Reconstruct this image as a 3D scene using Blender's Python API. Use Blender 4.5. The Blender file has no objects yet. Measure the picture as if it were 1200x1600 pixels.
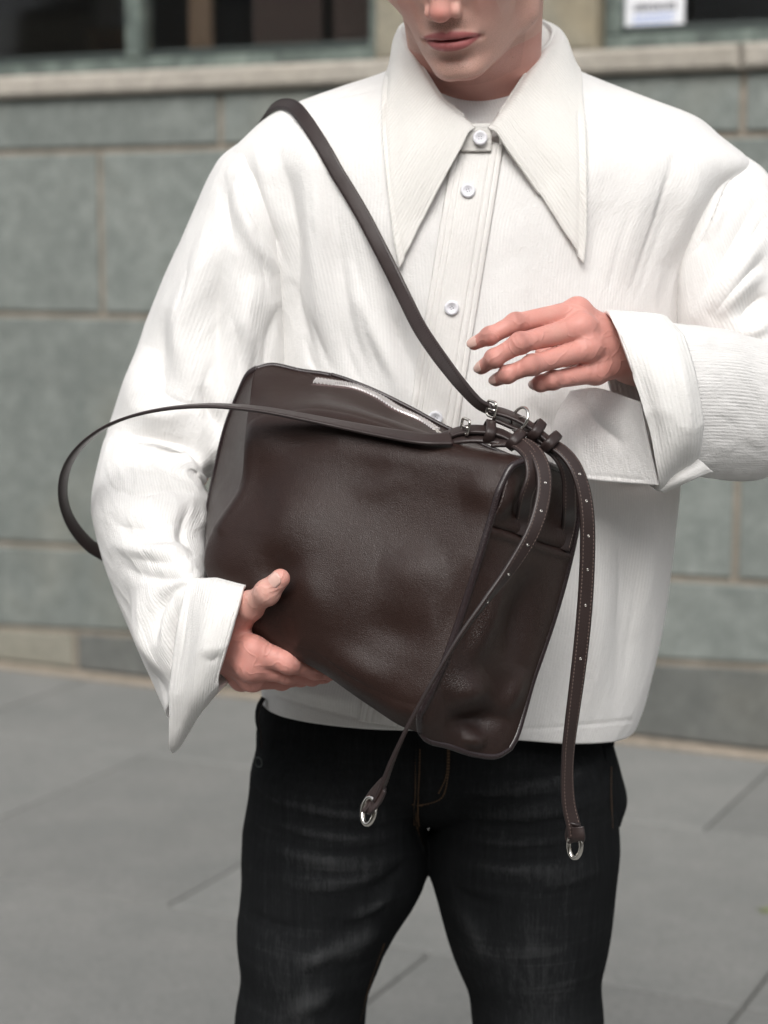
import bpy, bmesh, math, random
import numpy as np
from mathutils import Vector, Matrix
from mathutils.bvhtree import BVHTree
rng = np.random.RandomState(7); random.seed(7)
SC = bpy.context.scene; COL = SC.collection
PI = math.pi
# ------------------------------------------------------------------ camera, world, sun, exposure
F = 3000.0; PITCH = math.radians(8.06); CAM = np.array([0.0, -2.0, 1.37])
cd = bpy.data.cameras.new('camera'); cam = bpy.data.objects.new('camera', cd); COL.objects.link(cam)
cam.location = CAM; cam.rotation_euler = (PI/2 - PITCH, 0, 0)
cd.sensor_fit = 'VERTICAL'; cd.sensor_height = 36.0; cd.sensor_width = 27.0; cd.lens = F/1600*36.0
cd.clip_start = 0.05; cd.clip_end = 400
cd.dof.use_dof = True; cd.dof.focus_distance = 1.70; cd.dof.aperture_fstop = 5.0; cd.dof.aperture_blades = 0
SC.camera = cam
w = bpy.data.worlds.new('World'); SC.world = w; w.use_nodes = True
nt = w.node_tree; nt.nodes.clear()
SUN_EL, SUN_AZ = math.radians(44), math.radians(190)      # azimuth: compass angle from +Y, clockwise
sky = nt.nodes.new('ShaderNodeTexSky'); sky.sky_type = 'NISHITA'; sky.sun_disc = False
sky.sun_elevation = SUN_EL; sky.sun_rotation = SUN_AZ; sky.air_density = 1.0; sky.dust_density = 5.0; sky.ozone_density = 1.0
hs = nt.nodes.new('ShaderNodeHueSaturation'); hs.inputs['Saturation'].default_value = 0.18
bg = nt.nodes.new('ShaderNodeBackground'); bg.inputs['Strength'].default_value = 0.145
wo = nt.nodes.new('ShaderNodeOutputWorld')
nt.links.new(sky.outputs[0], hs.inputs['Color']); nt.links.new(hs.outputs[0], bg.inputs['Color']); nt.links.new(bg.outputs[0], wo.inputs['Surface'])
sl = bpy.data.lights.new('sun', 'SUN'); sl.energy = 1.5; sl.angle = math.radians(45); sl.color = (1.0, 0.965, 0.92)
so = bpy.data.objects.new('sun', sl); COL.objects.link(so)
sdir = Vector((math.sin(SUN_AZ)*math.cos(SUN_EL), math.cos(SUN_AZ)*math.cos(SUN_EL), math.sin(SUN_EL)))
so.rotation_euler = sdir.to_track_quat('Z', 'Y').to_euler(); so.location = (-3, -6, 8)
vs = SC.view_settings; vs.view_transform = 'Standard'; vs.look = 'None'; vs.exposure = 0.23; vs.gamma = 1.0; vs.use_curve_mapping = False
SC.render.engine = 'CYCLES'; SC.cycles.use_denoising = True; SC.cycles.denoising_prefilter = 'ACCURATE'
SC.cycles.max_bounces = 8

# ------------------------------------------------------------------ picture <-> place
FW = np.array([0, math.cos(PITCH), -math.sin(PITCH)]); UP = np.array([0, math.sin(PITCH), math.cos(PITCH)])
def ray(x, y): return np.array([(x-600)/F, 0, 0]) + FW - UP*((y-800)/F)
def P(x, y, Y):
    d = ray(x, y); return CAM + d*((Y-CAM[1])/d[1])
def PP(l): return np.array([P(*q[:3]) for q in l])
def proj(V):
    d = V-CAM; z = d@FW
    return np.stack([600+F*d[..., 0]/z, 800-F*(d@UP)/z], -1)
# ------------------------------------------------------------------ object helpers
def link(name, me, mat=None, parent=None, smooth=True):
    o = bpy.data.objects.new(name, me); COL.objects.link(o)
    if mat is not None:
        for m in (mat if isinstance(mat, (list, tuple)) else [mat]): me.materials.append(m)
    if parent is not None: o.parent = parent
    if smooth and len(me.polygons): me.polygons.foreach_set('use_smooth', np.ones(len(me.polygons), bool))
    return o
def tag(o, label=None, cat=None, group=None, kind=None):
    if label: o['label'] = label
    if cat: o['category'] = cat
    if group: o['group'] = group
    if kind: o['kind'] = kind
    return o
def empty(name, label=None, cat=None, loc=(0, 0, 0), group=None):
    o = bpy.data.objects.new(name, None); COL.objects.link(o); o.location = loc; o.empty_display_size = .1
    bpy.context.view_layer.update()
    return tag(o, label, cat, group)
def mesh(name, V, Fc, uv=None):
    me = bpy.data.meshes.new(name); V = np.asarray(V, float)
    me.from_pydata(V.tolist() if len(V) < 60000 else V, [], Fc.tolist() if isinstance(Fc, np.ndarray) else Fc)
    if uv is not None:
        l = me.uv_layers.new(name='UVMap'); li = np.empty(len(me.loops), np.int32); me.loops.foreach_get('vertex_index', li)
        l.data.foreach_set('uv', np.asarray(uv, np.float32)[li].ravel())
    return me
def grid_faces(nu, nv, cu=False, flip=False):
    i = np.arange(nu if cu else nu-1); j = np.arange(nv-1); I, J = np.meshgrid(i, j, indexing='ij'); I2 = (I+1) % nu
    q = np.stack([I*nv+J, I2*nv+J, I2*nv+J+1, I*nv+J+1], -1).reshape(-1, 4)
    return q[:, ::-1] if flip else q
def grid_normals(G, cu=False):
    du = np.gradient(G, axis=0) if not cu else (np.roll(G, -1, 0)-np.roll(G, 1, 0)); dv = np.gradient(G, axis=1)
    n = np.cross(du, dv); return n/(np.linalg.norm(n, axis=-1, keepdims=True)+1e-12)
def grid_uv(G, cu=False):
    du = np.linalg.norm(np.diff(G, axis=0), axis=-1).mean(1); dv = np.linalg.norm(np.diff(G, axis=1), axis=-1).mean(0)
    u = np.concatenate([[0], np.cumsum(du)]); v = np.concatenate([[0], np.cumsum(dv)])
    U, W = np.meshgrid(u, v, indexing='ij'); return np.stack([U, W], -1).reshape(-1, 2)
def grid_obj(name, G, mat, parent, cu=False, uv=None, thick=0, flip=False, offset=-1, sub=0):
    nu, nv = G.shape[:2]
    me = mesh(name, G.reshape(-1, 3), grid_faces(nu, nv, cu, flip), grid_uv(G, cu) if uv is None else uv)
    o = link(name, me, mat, parent)
    if thick:
        m = o.modifiers.new('thickness', 'SOLIDIFY'); m.thickness = thick; m.offset = offset
    if sub:
        m = o.modifiers.new('smooth', 'SUBSURF'); m.levels = m.render_levels = sub
    return o
def spline(pts, n, closed=False, t=None):
    """Catmull-Rom (non uniform parameters allowed) through pts, n samples."""
    p = np.asarray(pts, float); m = len(p)
    if closed:
        p = np.vstack([p, p[:1]]); m += 1
    if t is None:
        d = np.linalg.norm(np.diff(p, axis=0), axis=-1)**.5; t = np.concatenate([[0], np.cumsum(np.maximum(d, 1e-9))])
    t = np.asarray(t, float); t = (t-t[0])/(t[-1]-t[0])
    if closed:
        T = np.empty_like(p)
        dp = np.diff(p, axis=0)/np.diff(t)[:, None]
        T[1:-1] = (dp[1:]*np.diff(t)[:-1, None]+dp[:-1]*np.diff(t)[1:, None])/(np.diff(t)[:-1, None]+np.diff(t)[1:, None])
        T[0] = T[-1] = (dp[0]+dp[-1])/2
    else:
        dp = np.diff(p, axis=0)/np.diff(t)[:, None]; T = np.empty_like(p)
        if m > 2:
            a = np.diff(t)[:-1, None]; b = np.diff(t)[1:, None]
            T[1:-1] = (dp[1:]*a+dp[:-1]*b)/(a+b)
        T[0] = dp[0]; T[-1] = dp[-1]
    s = np.linspace(0, 1, n, endpoint=not closed); k = np.clip(np.searchsorted(t, s, side='right')-1, 0, m-2)
    h = (t[k+1]-t[k])[:, None]; x = ((s-t[k])[:, None])/h
    return (2*x**3-3*x**2+1)*p[k]+(x**3-2*x**2+x)*h*T[k]+(-2*x**3+3*x**2)*p[k+1]+(x**3-x**2)*h*T[k+1]
def unit(v): return v/(np.linalg.norm(v, axis=-1, keepdims=True)+1e-12)
# ---- brush sculpting: strokes given where the folds lie on the cloth, seen from the front
def seg_dist(Q, pts):
    pts = np.asarray(pts, float)[:, :2]; best = np.full(len(Q), 1e9); side = np.zeros(len(Q)); par = np.zeros(len(Q))
    L = np.linalg.norm(np.diff(pts, axis=0), axis=1); cum = np.concatenate([[0], np.cumsum(L)])/max(L.sum(), 1e-9)
    for i in range(len(pts)-1):
        a, b = pts[i], pts[i+1]; d = b-a; l2 = d@d+1e-9
        t = np.clip(((Q-a)@d)/l2, 0, 1); c = a+t[:, None]*d; r = Q-c; dist = np.hypot(r[:, 0], r[:, 1])
        m = dist < best; best[m] = dist[m]; side[m] = np.sign(d[0]*r[m, 1]-d[1]*r[m, 0]); par[m] = cum[i]+t[m]*(cum[i+1]-cum[i])
    return best, side, par
CUSP = 1.35
def sculpt(G, strokes, cu=False, facing=True, N=None):
    sh = G.shape; V = G.reshape(-1, 3); N = (grid_normals(G, cu) if N is None else N).reshape(-1, 3)
    tc = unit(CAM-V); f = (N*tc).sum(1)
    if facing and np.median(f[f != 0]) < 0 and not cu: N = -N; f = -f
    wgt = np.clip((f+0.05)/.3, 0, 1) if facing else np.ones(len(V))
    Q = proj(V); D = np.zeros(len(V))
    for s in strokes:
        pts, wd, h = s[0], s[1], s[2]; mode = s[3] if len(s) > 3 else 'g'
        a = np.array(pts, float); R = wd*3.2
        m = (Q[:, 0] > a[:, 0].min()-R) & (Q[:, 0] < a[:, 0].max()+R) & (Q[:, 1] > a[:, 1].min()-R) & (Q[:, 1] < a[:, 1].max()+R)
        if not m.any(): continue
        if len(a) == 1:
            d = np.hypot(*(Q[m]-a[0]).T); D[m] += h*np.exp(-(d/wd)**2); continue
        sp = spline(a, max(8, 6*len(a))) if len(a) > 2 else a
        d, sd, t = seg_dist(Q[m], sp); tp = np.maximum(np.sin(PI*t), 0)**1.3
        if mode == 'g': k = np.exp(-(d/wd)**(CUSP if h < 0 else 2))*tp
        elif mode == 'n': k = np.exp(-(d/wd)**2)                      # no end taper
        elif mode == 'l': k = np.where(sd < 0, np.exp(-(d/wd)**1.2), np.exp(-(d/(wd*.35))**2))*tp
        elif mode == 'r': k = np.where(sd > 0, np.exp(-(d/wd)**1.2), np.exp(-(d/(wd*.35))**2))*tp
        D[m] += h*k
    return (V+N*(D*wgt)[:, None]).reshape(sh)
def ripple(U, W, n=14, fu=(8, 30), fv=(2, 8), seed=1, ridged=True):
    r = np.random.RandomState(seed); o = np.zeros_like(U)
    wu = U+.012*np.sin(W*17+r.rand()*6)+.006*np.sin(W*41+r.rand()*6)
    for _ in range(n):
        a = r.uniform(*fu); b = r.uniform(*fv)*r.choice([-1, 1]); o += np.sin((wu*a+W*b)*2*PI+r.rand()*6.28)/a
    o = o/np.abs(o).max(); return (1-2*np.abs(o)**.8)*.6+o*.6 if ridged else o
# ------------------------------------------------------------------ materials
def mat(name, rough=.6, col=(.5, .5, .5), metal=0.0, spec=.5):
    m = bpy.data.materials.new(name); m.use_nodes = True; b = m.node_tree.nodes['Principled BSDF']
    b.inputs['Base Color'].default_value = (*col, 1); b.inputs['Roughness'].default_value = rough; b.inputs['Metallic'].default_value = metal
    b.inputs['Specular IOR Level'].default_value = spec
    return m, m.node_tree, b
class NB:
    def __init__(s, t): s.t = t
    def n(s, ty, **k):
        x = s.t.nodes.new('ShaderNode'+ty)
        for a, v in k.items():
            if a in x.inputs.keys(): x.inputs[a].default_value = v
            else: setattr(x, a, v)
        return x
    def l(s, a, b): s.t.links.new(a, b)
    def coord(s, kind='Object', scale=(1, 1, 1), rot=(0, 0, 0)):
        c = s.n('TexCoord'); m = s.n('Mapping'); m.inputs['Scale'].default_value = scale; m.inputs['Rotation'].default_value = rot
        s.l(c.outputs[kind], m.inputs['Vector']); return m.outputs[0]
    def noise(s, vec, scale, detail=4, rough=.6, dist=0):
        x = s.n('TexNoise'); x.inputs['Scale'].default_value = scale; x.inputs['Detail'].default_value = detail
        x.inputs['Roughness'].default_value = rough; x.inputs['Distortion'].default_value = dist
        s.l(vec, x.inputs['Vector']); return x.outputs['Fac']
    def ramp(s, fac, stops):
        x = s.n('ValToRGB'); e = x.color_ramp.elements
        while len(e) < len(stops): e.new(.5)
        for q, (p_, c) in zip(e, stops): q.position = p_; q.color = (*c, 1) if len(c) == 3 else c
        s.l(fac, x.inputs[0]); return x.outputs[0]
    def mix(s, fac, a, b, mode='MIX'):
        x = s.n('Mix', data_type='RGBA', blend_type=mode)
        for v, i in ((fac, 0), (a, 6), (b, 7)):
            if hasattr(v, 'is_linked'): s.l(v, x.inputs[i])
            elif i == 0: x.inputs[0].default_value = v
            else: x.inputs[i].default_value = (*v, 1)
        return x.outputs[2]
    def math(s, op, a, b=0.0):
        x = s.n('Math', operation=op)
        for i, v in enumerate((a, b)):
            if hasattr(v, 'is_linked'): s.l(v, x.inputs[i])
            else: x.inputs[i].default_value = v
        return x.outputs[0]
    def bump(s, h, strength, dist, normal=None):
        x = s.n('Bump'); x.inputs['Strength'].default_value = strength; x.inputs['Distance'].default_value = dist
        s.l(h, x.inputs['Height'])
        if normal is not None: s.l(normal, x.inputs['Normal'])
        return x.outputs[0]
def cloth_mat(name, col, ribs='U', rib=.5, fr=330):
    """off white crinkled cotton gauze: irregular ribs running along the cloth plus a fine weave"""
    m, t, b = mat(name, .85, col, spec=.2); nb = NB(t)
    wt = nb.n('TexWave', wave_type='BANDS', bands_direction='X' if ribs == 'U' else 'Y'); wt.inputs['Scale'].default_value = fr/3.18; wt.inputs['Distortion'].default_value = 4.0
    wt.inputs['Detail'].default_value = 2.0; wt.inputs['Detail Scale'].default_value = .35; wt.inputs['Detail Roughness'].default_value = .6
    nb.l(nb.coord('UV', (1, .22, 1) if ribs == 'U' else (.22, 1, 1)), wt.inputs['Vector'])
    lg = nb.noise(nb.coord('UV', (22, 12, 1)), 1.0, 3)
    amt = nb.ramp(lg, [(.36, (.05,)*3), (.68, (1,)*3)])
    a2 = nb.math('MULTIPLY', wt.outputs['Fac'], amt)
    wv = nb.noise(nb.coord('UV', (720, 260, 1)), 1.0, 2); wv2 = nb.noise(nb.coord('UV', (260, 720, 1)), 1.0, 2); cr = nb.noise(nb.coord('UV', (170, 60, 1) if ribs == 'U' else (60, 170, 1)), 1.0, 3)
    n1 = nb.bump(a2, .5*rib, .22/fr)
    n1 = nb.bump(cr, .5, .0020, n1)
    n2 = nb.bump(nb.math('ADD', wv, wv2), .45, .0008, n1)
    nb.l(n2, b.inputs['Normal'])
    c = nb.mix(nb.ramp(nb.math('ADD', nb.math('MULTIPLY', a2, .6), nb.math('MULTIPLY', wv, .5)), [(.2, (0,)*3), (.8, (1,)*3)]), tuple(x*.93 for x in col), tuple(min(.86, x*1.04) for x in col))
    nb.l(c, b.inputs['Base Color'])
    b.inputs['Sheen Weight'].default_value = .15; b.inputs['Sheen Roughness'].default_value = .5
    return m
M_CL = cloth_mat('cotton', (.79, .78, .765)); M_CLV = cloth_mat('cotton_collar', (.80, .785, .75), 'U', .9, 260); M_SLV = cloth_mat('cotton_sleeve', (.80, .79, .775), 'U', 1.0, 300); M_CUFF = cloth_mat('cotton_cuff', (.80, .79, .77), 'V', 1.0, 250)
M_PLK = cloth_mat('cotton_placket', (.79, .775, .75), 'U', .4)
M_TEE, _, _ = mat('white_jersey', .9, (.82, .81, .85), spec=.15)
def leather_mat(name, col, grain=1.0, rough=.40, sc=1.0, spec=.34):
    m, t, b = mat(name, rough, col, spec=spec); nb = NB(t)
    v = nb.coord('Object')
    x = nb.n('TexVoronoi', feature='DISTANCE_TO_EDGE'); x.inputs['Scale'].default_value = 700*sc; nb.l(v, x.inputs['Vector'])
    peb = nb.ramp(x.outputs['Distance'], [(0, (0,)*3), (.28, (1,)*3)])
    n0 = nb.noise(v, 900*sc, 3); n1 = nb.noise(v, 26, 4)
    bm = nb.bump(nb.math('ADD', peb, nb.math('MULTIPLY', n0, .5)), .22*grain, .0006)
    bm = nb.bump(n1, .2, .004, bm)
    nb.l(bm, b.inputs['Normal'])
    nb.l(nb.mix(n1, tuple(q*.82 for q in col), tuple(q*1.2 for q in col)), b.inputs['Base Color'])
    nb.l(nb.ramp(nb.math('ADD', nb.math('MULTIPLY', n1, .7), nb.math('MULTIPLY', peb, .2)), [(.2, (rough*.9,)*3), (.8, (rough*1.2,)*3)]), b.inputs['Roughness'])
    return m
BR = (.0215, .0100, .0076)
M_LEA = leather_mat('dark_brown_leather', BR, 1.15); M_GUS = leather_mat('glossy_brown_leather', BR, 1.8, .30, 1.0, .5); M_STR = leather_mat('strap_leather', (.029, .0185, .0172), .5, .40, 1.0, .45); M_PIPE = leather_mat('piping_leather', (.022, .014, .015), .3, .27, 1.0, .6)
M_EDGE, _, _ = mat('painted_leather_edge', .45, (.022, .015, .015))
M_THR, _, _ = mat('brown_thread', .7, (.15, .10, .085)); M_PTHR, _, _ = mat('pale_thread', .7, (.14, .10, .085))
M_MET, _, _ = mat('polished_nickel', .14, (.78, .75, .70), 1.0)
M_ZIP, _, _ = mat('zip_teeth', .4, (.74, .71, .70), .55); M_TAPE, _, _ = mat('zip_tape', .8, (.09, .06, .058))
M_BTN, _, _ = mat('pearly_plastic', .28, (.74, .74, .78)); M_HOLE, _, _ = mat('button_hole', .8, (.28, .28, .31))
def denim_mat():
    m, t, b = mat('black_denim', 1.0, (.012, .013, .015), spec=.06); nb = NB(t); v = nb.coord('Object')
    at = nb.n('Attribute', attribute_name='fade')
    tw = nb.noise(nb.coord('Object', (900, 900, 160), (0, .5, 0)), 1.0, 2)
    st = nb.noise(nb.coord('Object', (120, 120, 7)), 1.0, 3); lg = nb.noise(v, 9, 4)
    st2 = nb.noise(nb.coord('Object', (420, 420, 14)), 1.0, 3); wk = nb.noise(nb.coord('Object', (7, 7, 60), (0, .12, 0)), 1.0, 4, .6, .8)
    f = nb.math('ADD', nb.math('MULTIPLY', at.outputs['Fac'], .46), nb.math('MULTIPLY', st, .30))
    f = nb.math('ADD', f, nb.math('MULTIPLY', nb.ramp(wk, [(.5, (0,)*3), (.68, (1,)*3)]), .10))
    f = nb.math('ADD', f, nb.math('MULTIPLY', lg, .22)); f = nb.math('ADD', f, nb.math('MULTIPLY', tw, .22)); f = nb.math('ADD', f, nb.math('MULTIPLY', st2, .34)); f = nb.math('SUBTRACT', f, .20)
    c = nb.ramp(f, [(.15, (.0065, .0071, .0077)), (.45, (.0145, .0155, .0165)), (.95, (.062, .064, .066))]); nb.l(c, b.inputs['Base Color'])
    bm = nb.bump(nb.math('ADD', tw, nb.math('MULTIPLY', st, .6)), .7, .0012); nb.l(bm, b.inputs['Normal']); return m
M_DEN = denim_mat(); M_OTHR, _, _ = mat('tan_thread', .8, (.10, .055, .025))
def skin_mat():
    m, t, b = mat('skin', .5, (.45, .25, .19), spec=.4); nb = NB(t); v = nb.coord('Object')
    red = nb.n('Attribute', attribute_name='red'); lip = nb.n('Attribute', attribute_name='lip'); stub = nb.n('Attribute', attribute_name='stubble')
    n1 = nb.noise(v, 45, 4); n2 = nb.noise(v, 420, 3)
    base = nb.mix(n1, (.63, .37, .305), (.70, .455, .385))
    base = nb.mix(red.outputs['Fac'], base, (.62, .20, .175))
    base = nb.mix(nb.math('MULTIPLY', n2, .25), base, (.42, .2, .15))
    sp = nb.ramp(nb.noise(v, 1500, 1), [(.5, (0,)*3), (.62, (1,)*3)])
    base = nb.mix(nb.math('MULTIPLY', nb.math('ADD', nb.math('MULTIPLY', sp, .75), .18), stub.outputs['Fac']), base, (.14, .095, .075))
    fk = nb.n('Attribute', attribute_name='crease'); fm = nb.n('Attribute', attribute_name='crease_amount')
    vo = nb.n('TexVoronoi'); vo.inputs['Scale'].default_value = 55; nb.l(v, vo.inputs['Vector'])
    mole = nb.ramp(vo.outputs['Distance'], [(.0, (.75,)*3), (.055, (0,)*3)]); base = nb.mix(nb.math('MULTIPLY', mole, .8), base, (.16, .07, .045))
    base = nb.mix(lip.outputs['Fac'], base, (.36, .085, .095))
    nb.l(base, b.inputs['Base Color'])
    bm = nb.bump(nb.noise(v, 1100, 3), .18, .0006); bm = nb.bump(nb.noise(v, 160, 4), .15, .0015, bm)
    ln = nb.noise(nb.coord('Object', (900, 300, 120), (0, .35, 0)), 1.0, 2); bm = nb.bump(nb.math('MULTIPLY', ln, lip.outputs['Fac']), .4, .001, bm)
    wob = nb.math('ADD', nb.math('MULTIPLY', fk.outputs['Fac'], 3.2), nb.math('MULTIPLY', nb.noise(v, 260, 2), 3.5))
    bm = nb.bump(nb.math('MULTIPLY', nb.math('POWER', nb.math('ABSOLUTE', nb.math('SINE', wob)), .5), fm.outputs['Fac']), .8, .0011, bm)
    vein = nb.ramp(nb.noise(nb.coord('Object', (34, 34, 34)), 1.0, 1, .5, 1.2), [(.44, (0,)*3), (.5, (1,)*3), (.56, (0,)*3)])
    hd = nb.n('Attribute', attribute_name='hand'); bm = nb.bump(nb.math('MULTIPLY', vein, hd.outputs['Fac']), .22, .0022, bm)
    nb.l(bm, b.inputs['Normal'])
    b.inputs['Subsurface Weight'].default_value = .14; b.inputs['Subsurface Radius'].default_value = (1, .35, .2); b.inputs['Subsurface Scale'].default_value = .008
    return m
M_SKIN = skin_mat(); M_NAIL, _, _ = mat('fingernail', .28, (.68, .44, .38)); M_HAIR, _, _ = mat('brown_hair', .5, (.035, .02, .012))
M_EYE, _, _ = mat('eye_white', .2, (.7, .68, .65)); M_SHOE, _, _ = mat('black_shoe_leather', .4, (.012, .012, .012))
def stone_mat(name, c1, c2, sc=1.0, rough=.85, vary=.12, stain=(.30, .27, .20), stain_amt=.25, mot=.45):
    m, t, b = mat(name, rough, c1, spec=.3); nb = NB(t); v = nb.coord('Object')
    g = nb.n('NewGeometry'); pos = g.outputs['Position']
    n1 = nb.noise(pos, 5*sc, 5, .65); n2 = nb.noise(pos, 90*sc, 3, .7); n3 = nb.noise(pos, 420*sc, 2)
    oi = nb.n('ObjectInfo')
    c = nb.mix(nb.ramp(n1, [(.3, (0,)*3), (.7, (1,)*3)]), c1, c2)
    c = nb.mix(nb.ramp(n2, [(.45, (0,)*3), (.7, (.55,)*3)]), c, tuple(x*.7 for x in c1))
    c = nb.mix(nb.ramp(n3, [(.6, (0,)*3), (.75, (.45,)*3)]), c, tuple(min(1, x*1.5) for x in c2))
    c = nb.mix(nb.ramp(nb.noise(pos, 22*sc, 5, .75), [(.40, (0,)*3), (.62, (mot,)*3)]), c, tuple(x*.65 for x in c1))
    c = nb.mix(nb.ramp(nb.noise(pos, 9*sc, 6, .8, .6), [(.50, (0,)*3), (.66, (mot*.7,)*3)]), c, tuple(min(1, x*1.35) for x in c2))
    st = nb.ramp(nb.noise(pos, 1.7, 5, .6, .5), [(.5, (0,)*3), (.75, (stain_amt,)*3)]); c = nb.mix(st, c, stain)
    hv = nb.n('HueSaturation'); nb.l(c, hv.inputs['Color']); nb.l(nb.math('ADD', nb.math('MULTIPLY', oi.outputs['Random'], vary*2), 1-vary), hv.inputs['Value'])
    nb.l(hv.outputs[0], b.inputs['Base Color'])
    bm = nb.bump(nb.math('ADD', n2, n3), .3, .002); nb.l(bm, b.inputs['Normal']); return m
M_STONE = stone_mat('grey_green_granite', (.166, .186, .174), (.24, .26, .243), vary=.08); M_PLIN = stone_mat('dark_plinth_stone', (.12, .125, .118), (.15, .155, .145), vary=.05)
M_PLINT = stone_mat('tan_plinth_stone', (.24, .235, .195), (.28, .265, .22), vary=.05)
M_SILL = stone_mat('pale_limestone', (.34, .315, .275), (.44, .405, .355), vary=.05); M_PIER = stone_mat('tan_limestone', (.24, .225, .18), (.31, .28, .21), vary=.06, stain=(.33, .24, .12), stain_amt=.5)
M_MORT = stone_mat('tan_mortar', (.27, .235, .19), (.34, .29, .235)); M_SLAB = stone_mat('grey_paving_stone', (.19, .194, .187), (.238, .236, .226), sc=.7, vary=.06, stain=(.15, .155, .148), stain_amt=.45, mot=.14)
M_JOINT = stone_mat('dark_joint_sand', (.145, .145, .138), (.17, .168, .16)); M_ROAD = stone_mat('asphalt', (.05, .05, .05), (.07, .07, .068))
def patina_mat():
    m, t, b = mat('green_copper_frame', .6, (.1, .15, .14)); nb = NB(t); g = nb.n('NewGeometry')
    n = nb.noise(g.outputs['Position'], 14, 5, .7); nb.l(nb.ramp(n, [(.3, (.045, .055, .05)), (.5, (.10, .125, .112)), (.7, (.20, .24, .21))]), b.inputs['Base Color']); return m
M_FRAME = patina_mat(); M_FRD, _, _ = mat('dark_frame', .5, (.035, .045, .042))
M_GLASS, _, gb = mat('window_glass', .03, (1, 1, 1)); gb.inputs['Transmission Weight'].default_value = 1.0; gb.inputs['IOR'].default_value = 1.45
M_INT, _, _ = mat('dark_interior', .9, (.02, .024, .028)); M_BRN, _, _ = mat('brown_shutter', .8, (.04, .027, .023)); M_GRY, _, _ = mat('grey_blind', .8, (.10, .11, .12)); M_TAN, _, _ = mat('tan_box', .8, (.13, .09, .06))
M_PAP, _, _ = mat('white_paper', .7, (.74, .75, .78)); M_INK, _, _ = mat('black_ink', .7, (.05, .05, .07)); M_BLU, _, _ = mat('blue_ink', .7, (.25, .34, .62))
M_LEAF, _, _ = mat('green_leaf', .6, (.17, .20, .06))

# ------------------------------------------------------------------ setting: wall frame
YAW = math.radians(-26.172); WU = np.array([math.cos(YAW), math.sin(YAW), 0]); WN = np.array([WU[1], -WU[0], 0]); WB = np.array([-.0675, 3.5225, 0.0])
def WP(u, n, z): return WB+WU*u+WN*n+np.array([0, 0, z])
def prism_block(name, quad, depth, m, parent, ch=.006, n0=0.0):
    """block with a chamfered front; quad = 4 (u,z) corners counter clockwise, front face at n0"""
    q = np.array(quad, float); c = q.mean(0); qi = q+np.sign(c-q)*ch
    V = [WP(*[a[0], n0-depth, a[1]]) for a in q]+[WP(a[0], n0-ch*.8, a[1]) for a in q]+[WP(a[0], n0, a[1]) for a in qi]
    Fc = [[8, 9, 10, 11]]
    for i in range(4):
        j = (i+1) % 4; Fc += [[4+i, 4+j, 8+j, 8+i], [i, j, 4+j, 4+i]]
    Fc += [[3, 2, 1, 0]]
    return link(name, mesh(name, V, Fc), m, parent, smooth=False)
def wbox(name, u0, u1, n0, n1, z0, z1, m, parent=None, ch=.004): return prism_block(name, [(u0, z0), (u1, z0), (u1, z1), (u0, z1)], n1-n0, m, parent, ch, n1)
bpy.context.view_layer.update()
ground = link('ground', mesh('ground', [(-80, -80, -.03), (80, -80, -.03), (80, 80, -.03), (-80, 80, -.03)], [[0, 1, 2, 3]]), M_ROAD); tag(ground, kind='structure')
pv = [WP(-6, 7, -.012), WP(6, 7, -.012), WP(6, 0, -.012), WP(-6, 0, -.012)]
pave = link('pavement', mesh('pavement', pv, [[0, 1, 2, 3]]), M_JOINT); tag(pave, kind='structure')
def slab(u0, u1, n0, n1):
    g = .0035; ch = .003; dz = rng.uniform(-.0015, .0015)
    q = [(u0+g, n0+g), (u1-g, n0+g), (u1-g, n1-g), (u0+g, n1-g)]; qi = [(u0+g+ch, n0+g+ch), (u1-g-ch, n0+g+ch), (u1-g-ch, n1-g-ch), (u0+g+ch, n1-g-ch)]
    V = [WP(a, b, -.011) for a, b in q]+[WP(a, b, -ch+dz) for a, b in q]+[WP(a, b, dz) for a, b in qi]
    Fc = [[11, 10, 9, 8]]
    for i in range(4):
        j = (i+1) % 4; Fc += [[8+i, 8+j, 4+j, 4+i], [4+i, 4+j, j, i]]
    link('paving_slab', mesh('paving_slab', V, Fc), M_SLAB, pave, smooth=False)
rows = [(0.03, .69, [-3.1, -2.0, -.95, .1, 1.25, 2.3, 3.4]), (.69, 1.68, [-3.6, -2.5, -1.4, -.29, .40, 1.62, 2.7, 3.8]), (1.68, 2.6, [-3.2, -2.1, -1.15, -.04, 1.0, 1.62, 2.8]), (2.6, 3.55, [-2.7, -1.6, -.5, .6, 1.7, 2.8]), (3.55, 4.5, [-2.4, -1.3, -.2, .9, 2.0, 3.1])]
for n0, n1, js in rows:
    for a, b in zip(js[:-1], js[1:]): slab(a, b, n0, n1)

bld = empty('building', 'grey-green granite building front with pale sill and windows behind the person', 'building', WB)
bld.location = (0, 0, 0)
H3 = lambda u: .44+.027*u; PL = lambda u: .190+.047*u
back = [WP(-5, -.02, -.2), WP(5, -.02, -.2), WP(5, -.02, 1.86), WP(-5, -.02, 1.86)]
wbox('mortar_bed', -5, 5, -.3, -.011, -.05, 1.80, M_MORT, bld)
def course(z0, z1, joints, m, ms=None, g=.009):
    for i, (a, b) in enumerate(zip(joints[:-1], joints[1:])):
        a += g; b -= g
        prism_block('stone_block', [(a, z0(a)+g), (b, z0(b)+g), (b, z1(b)-g), (a, z1(a)-g)], .05, (ms or {}).get(i, m), bld, .005, 0.0)
K = lambda c: (lambda u: c)
course(K(1.64), K(1.809), [-3.6, -2.02, -.461, .32, 1.102, 2.66, 4.2], M_STONE)
course(K(1.14), K(1.64), [-4.1, -3.1, -2.0, -.889, .21, 1.42, 2.5, 3.6], M_STONE)
course(H3, K(1.14), [-3.8, -2.7, -1.6, -.35, .0+.02, 1.113, 2.2, 3.3], M_STONE)
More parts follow.
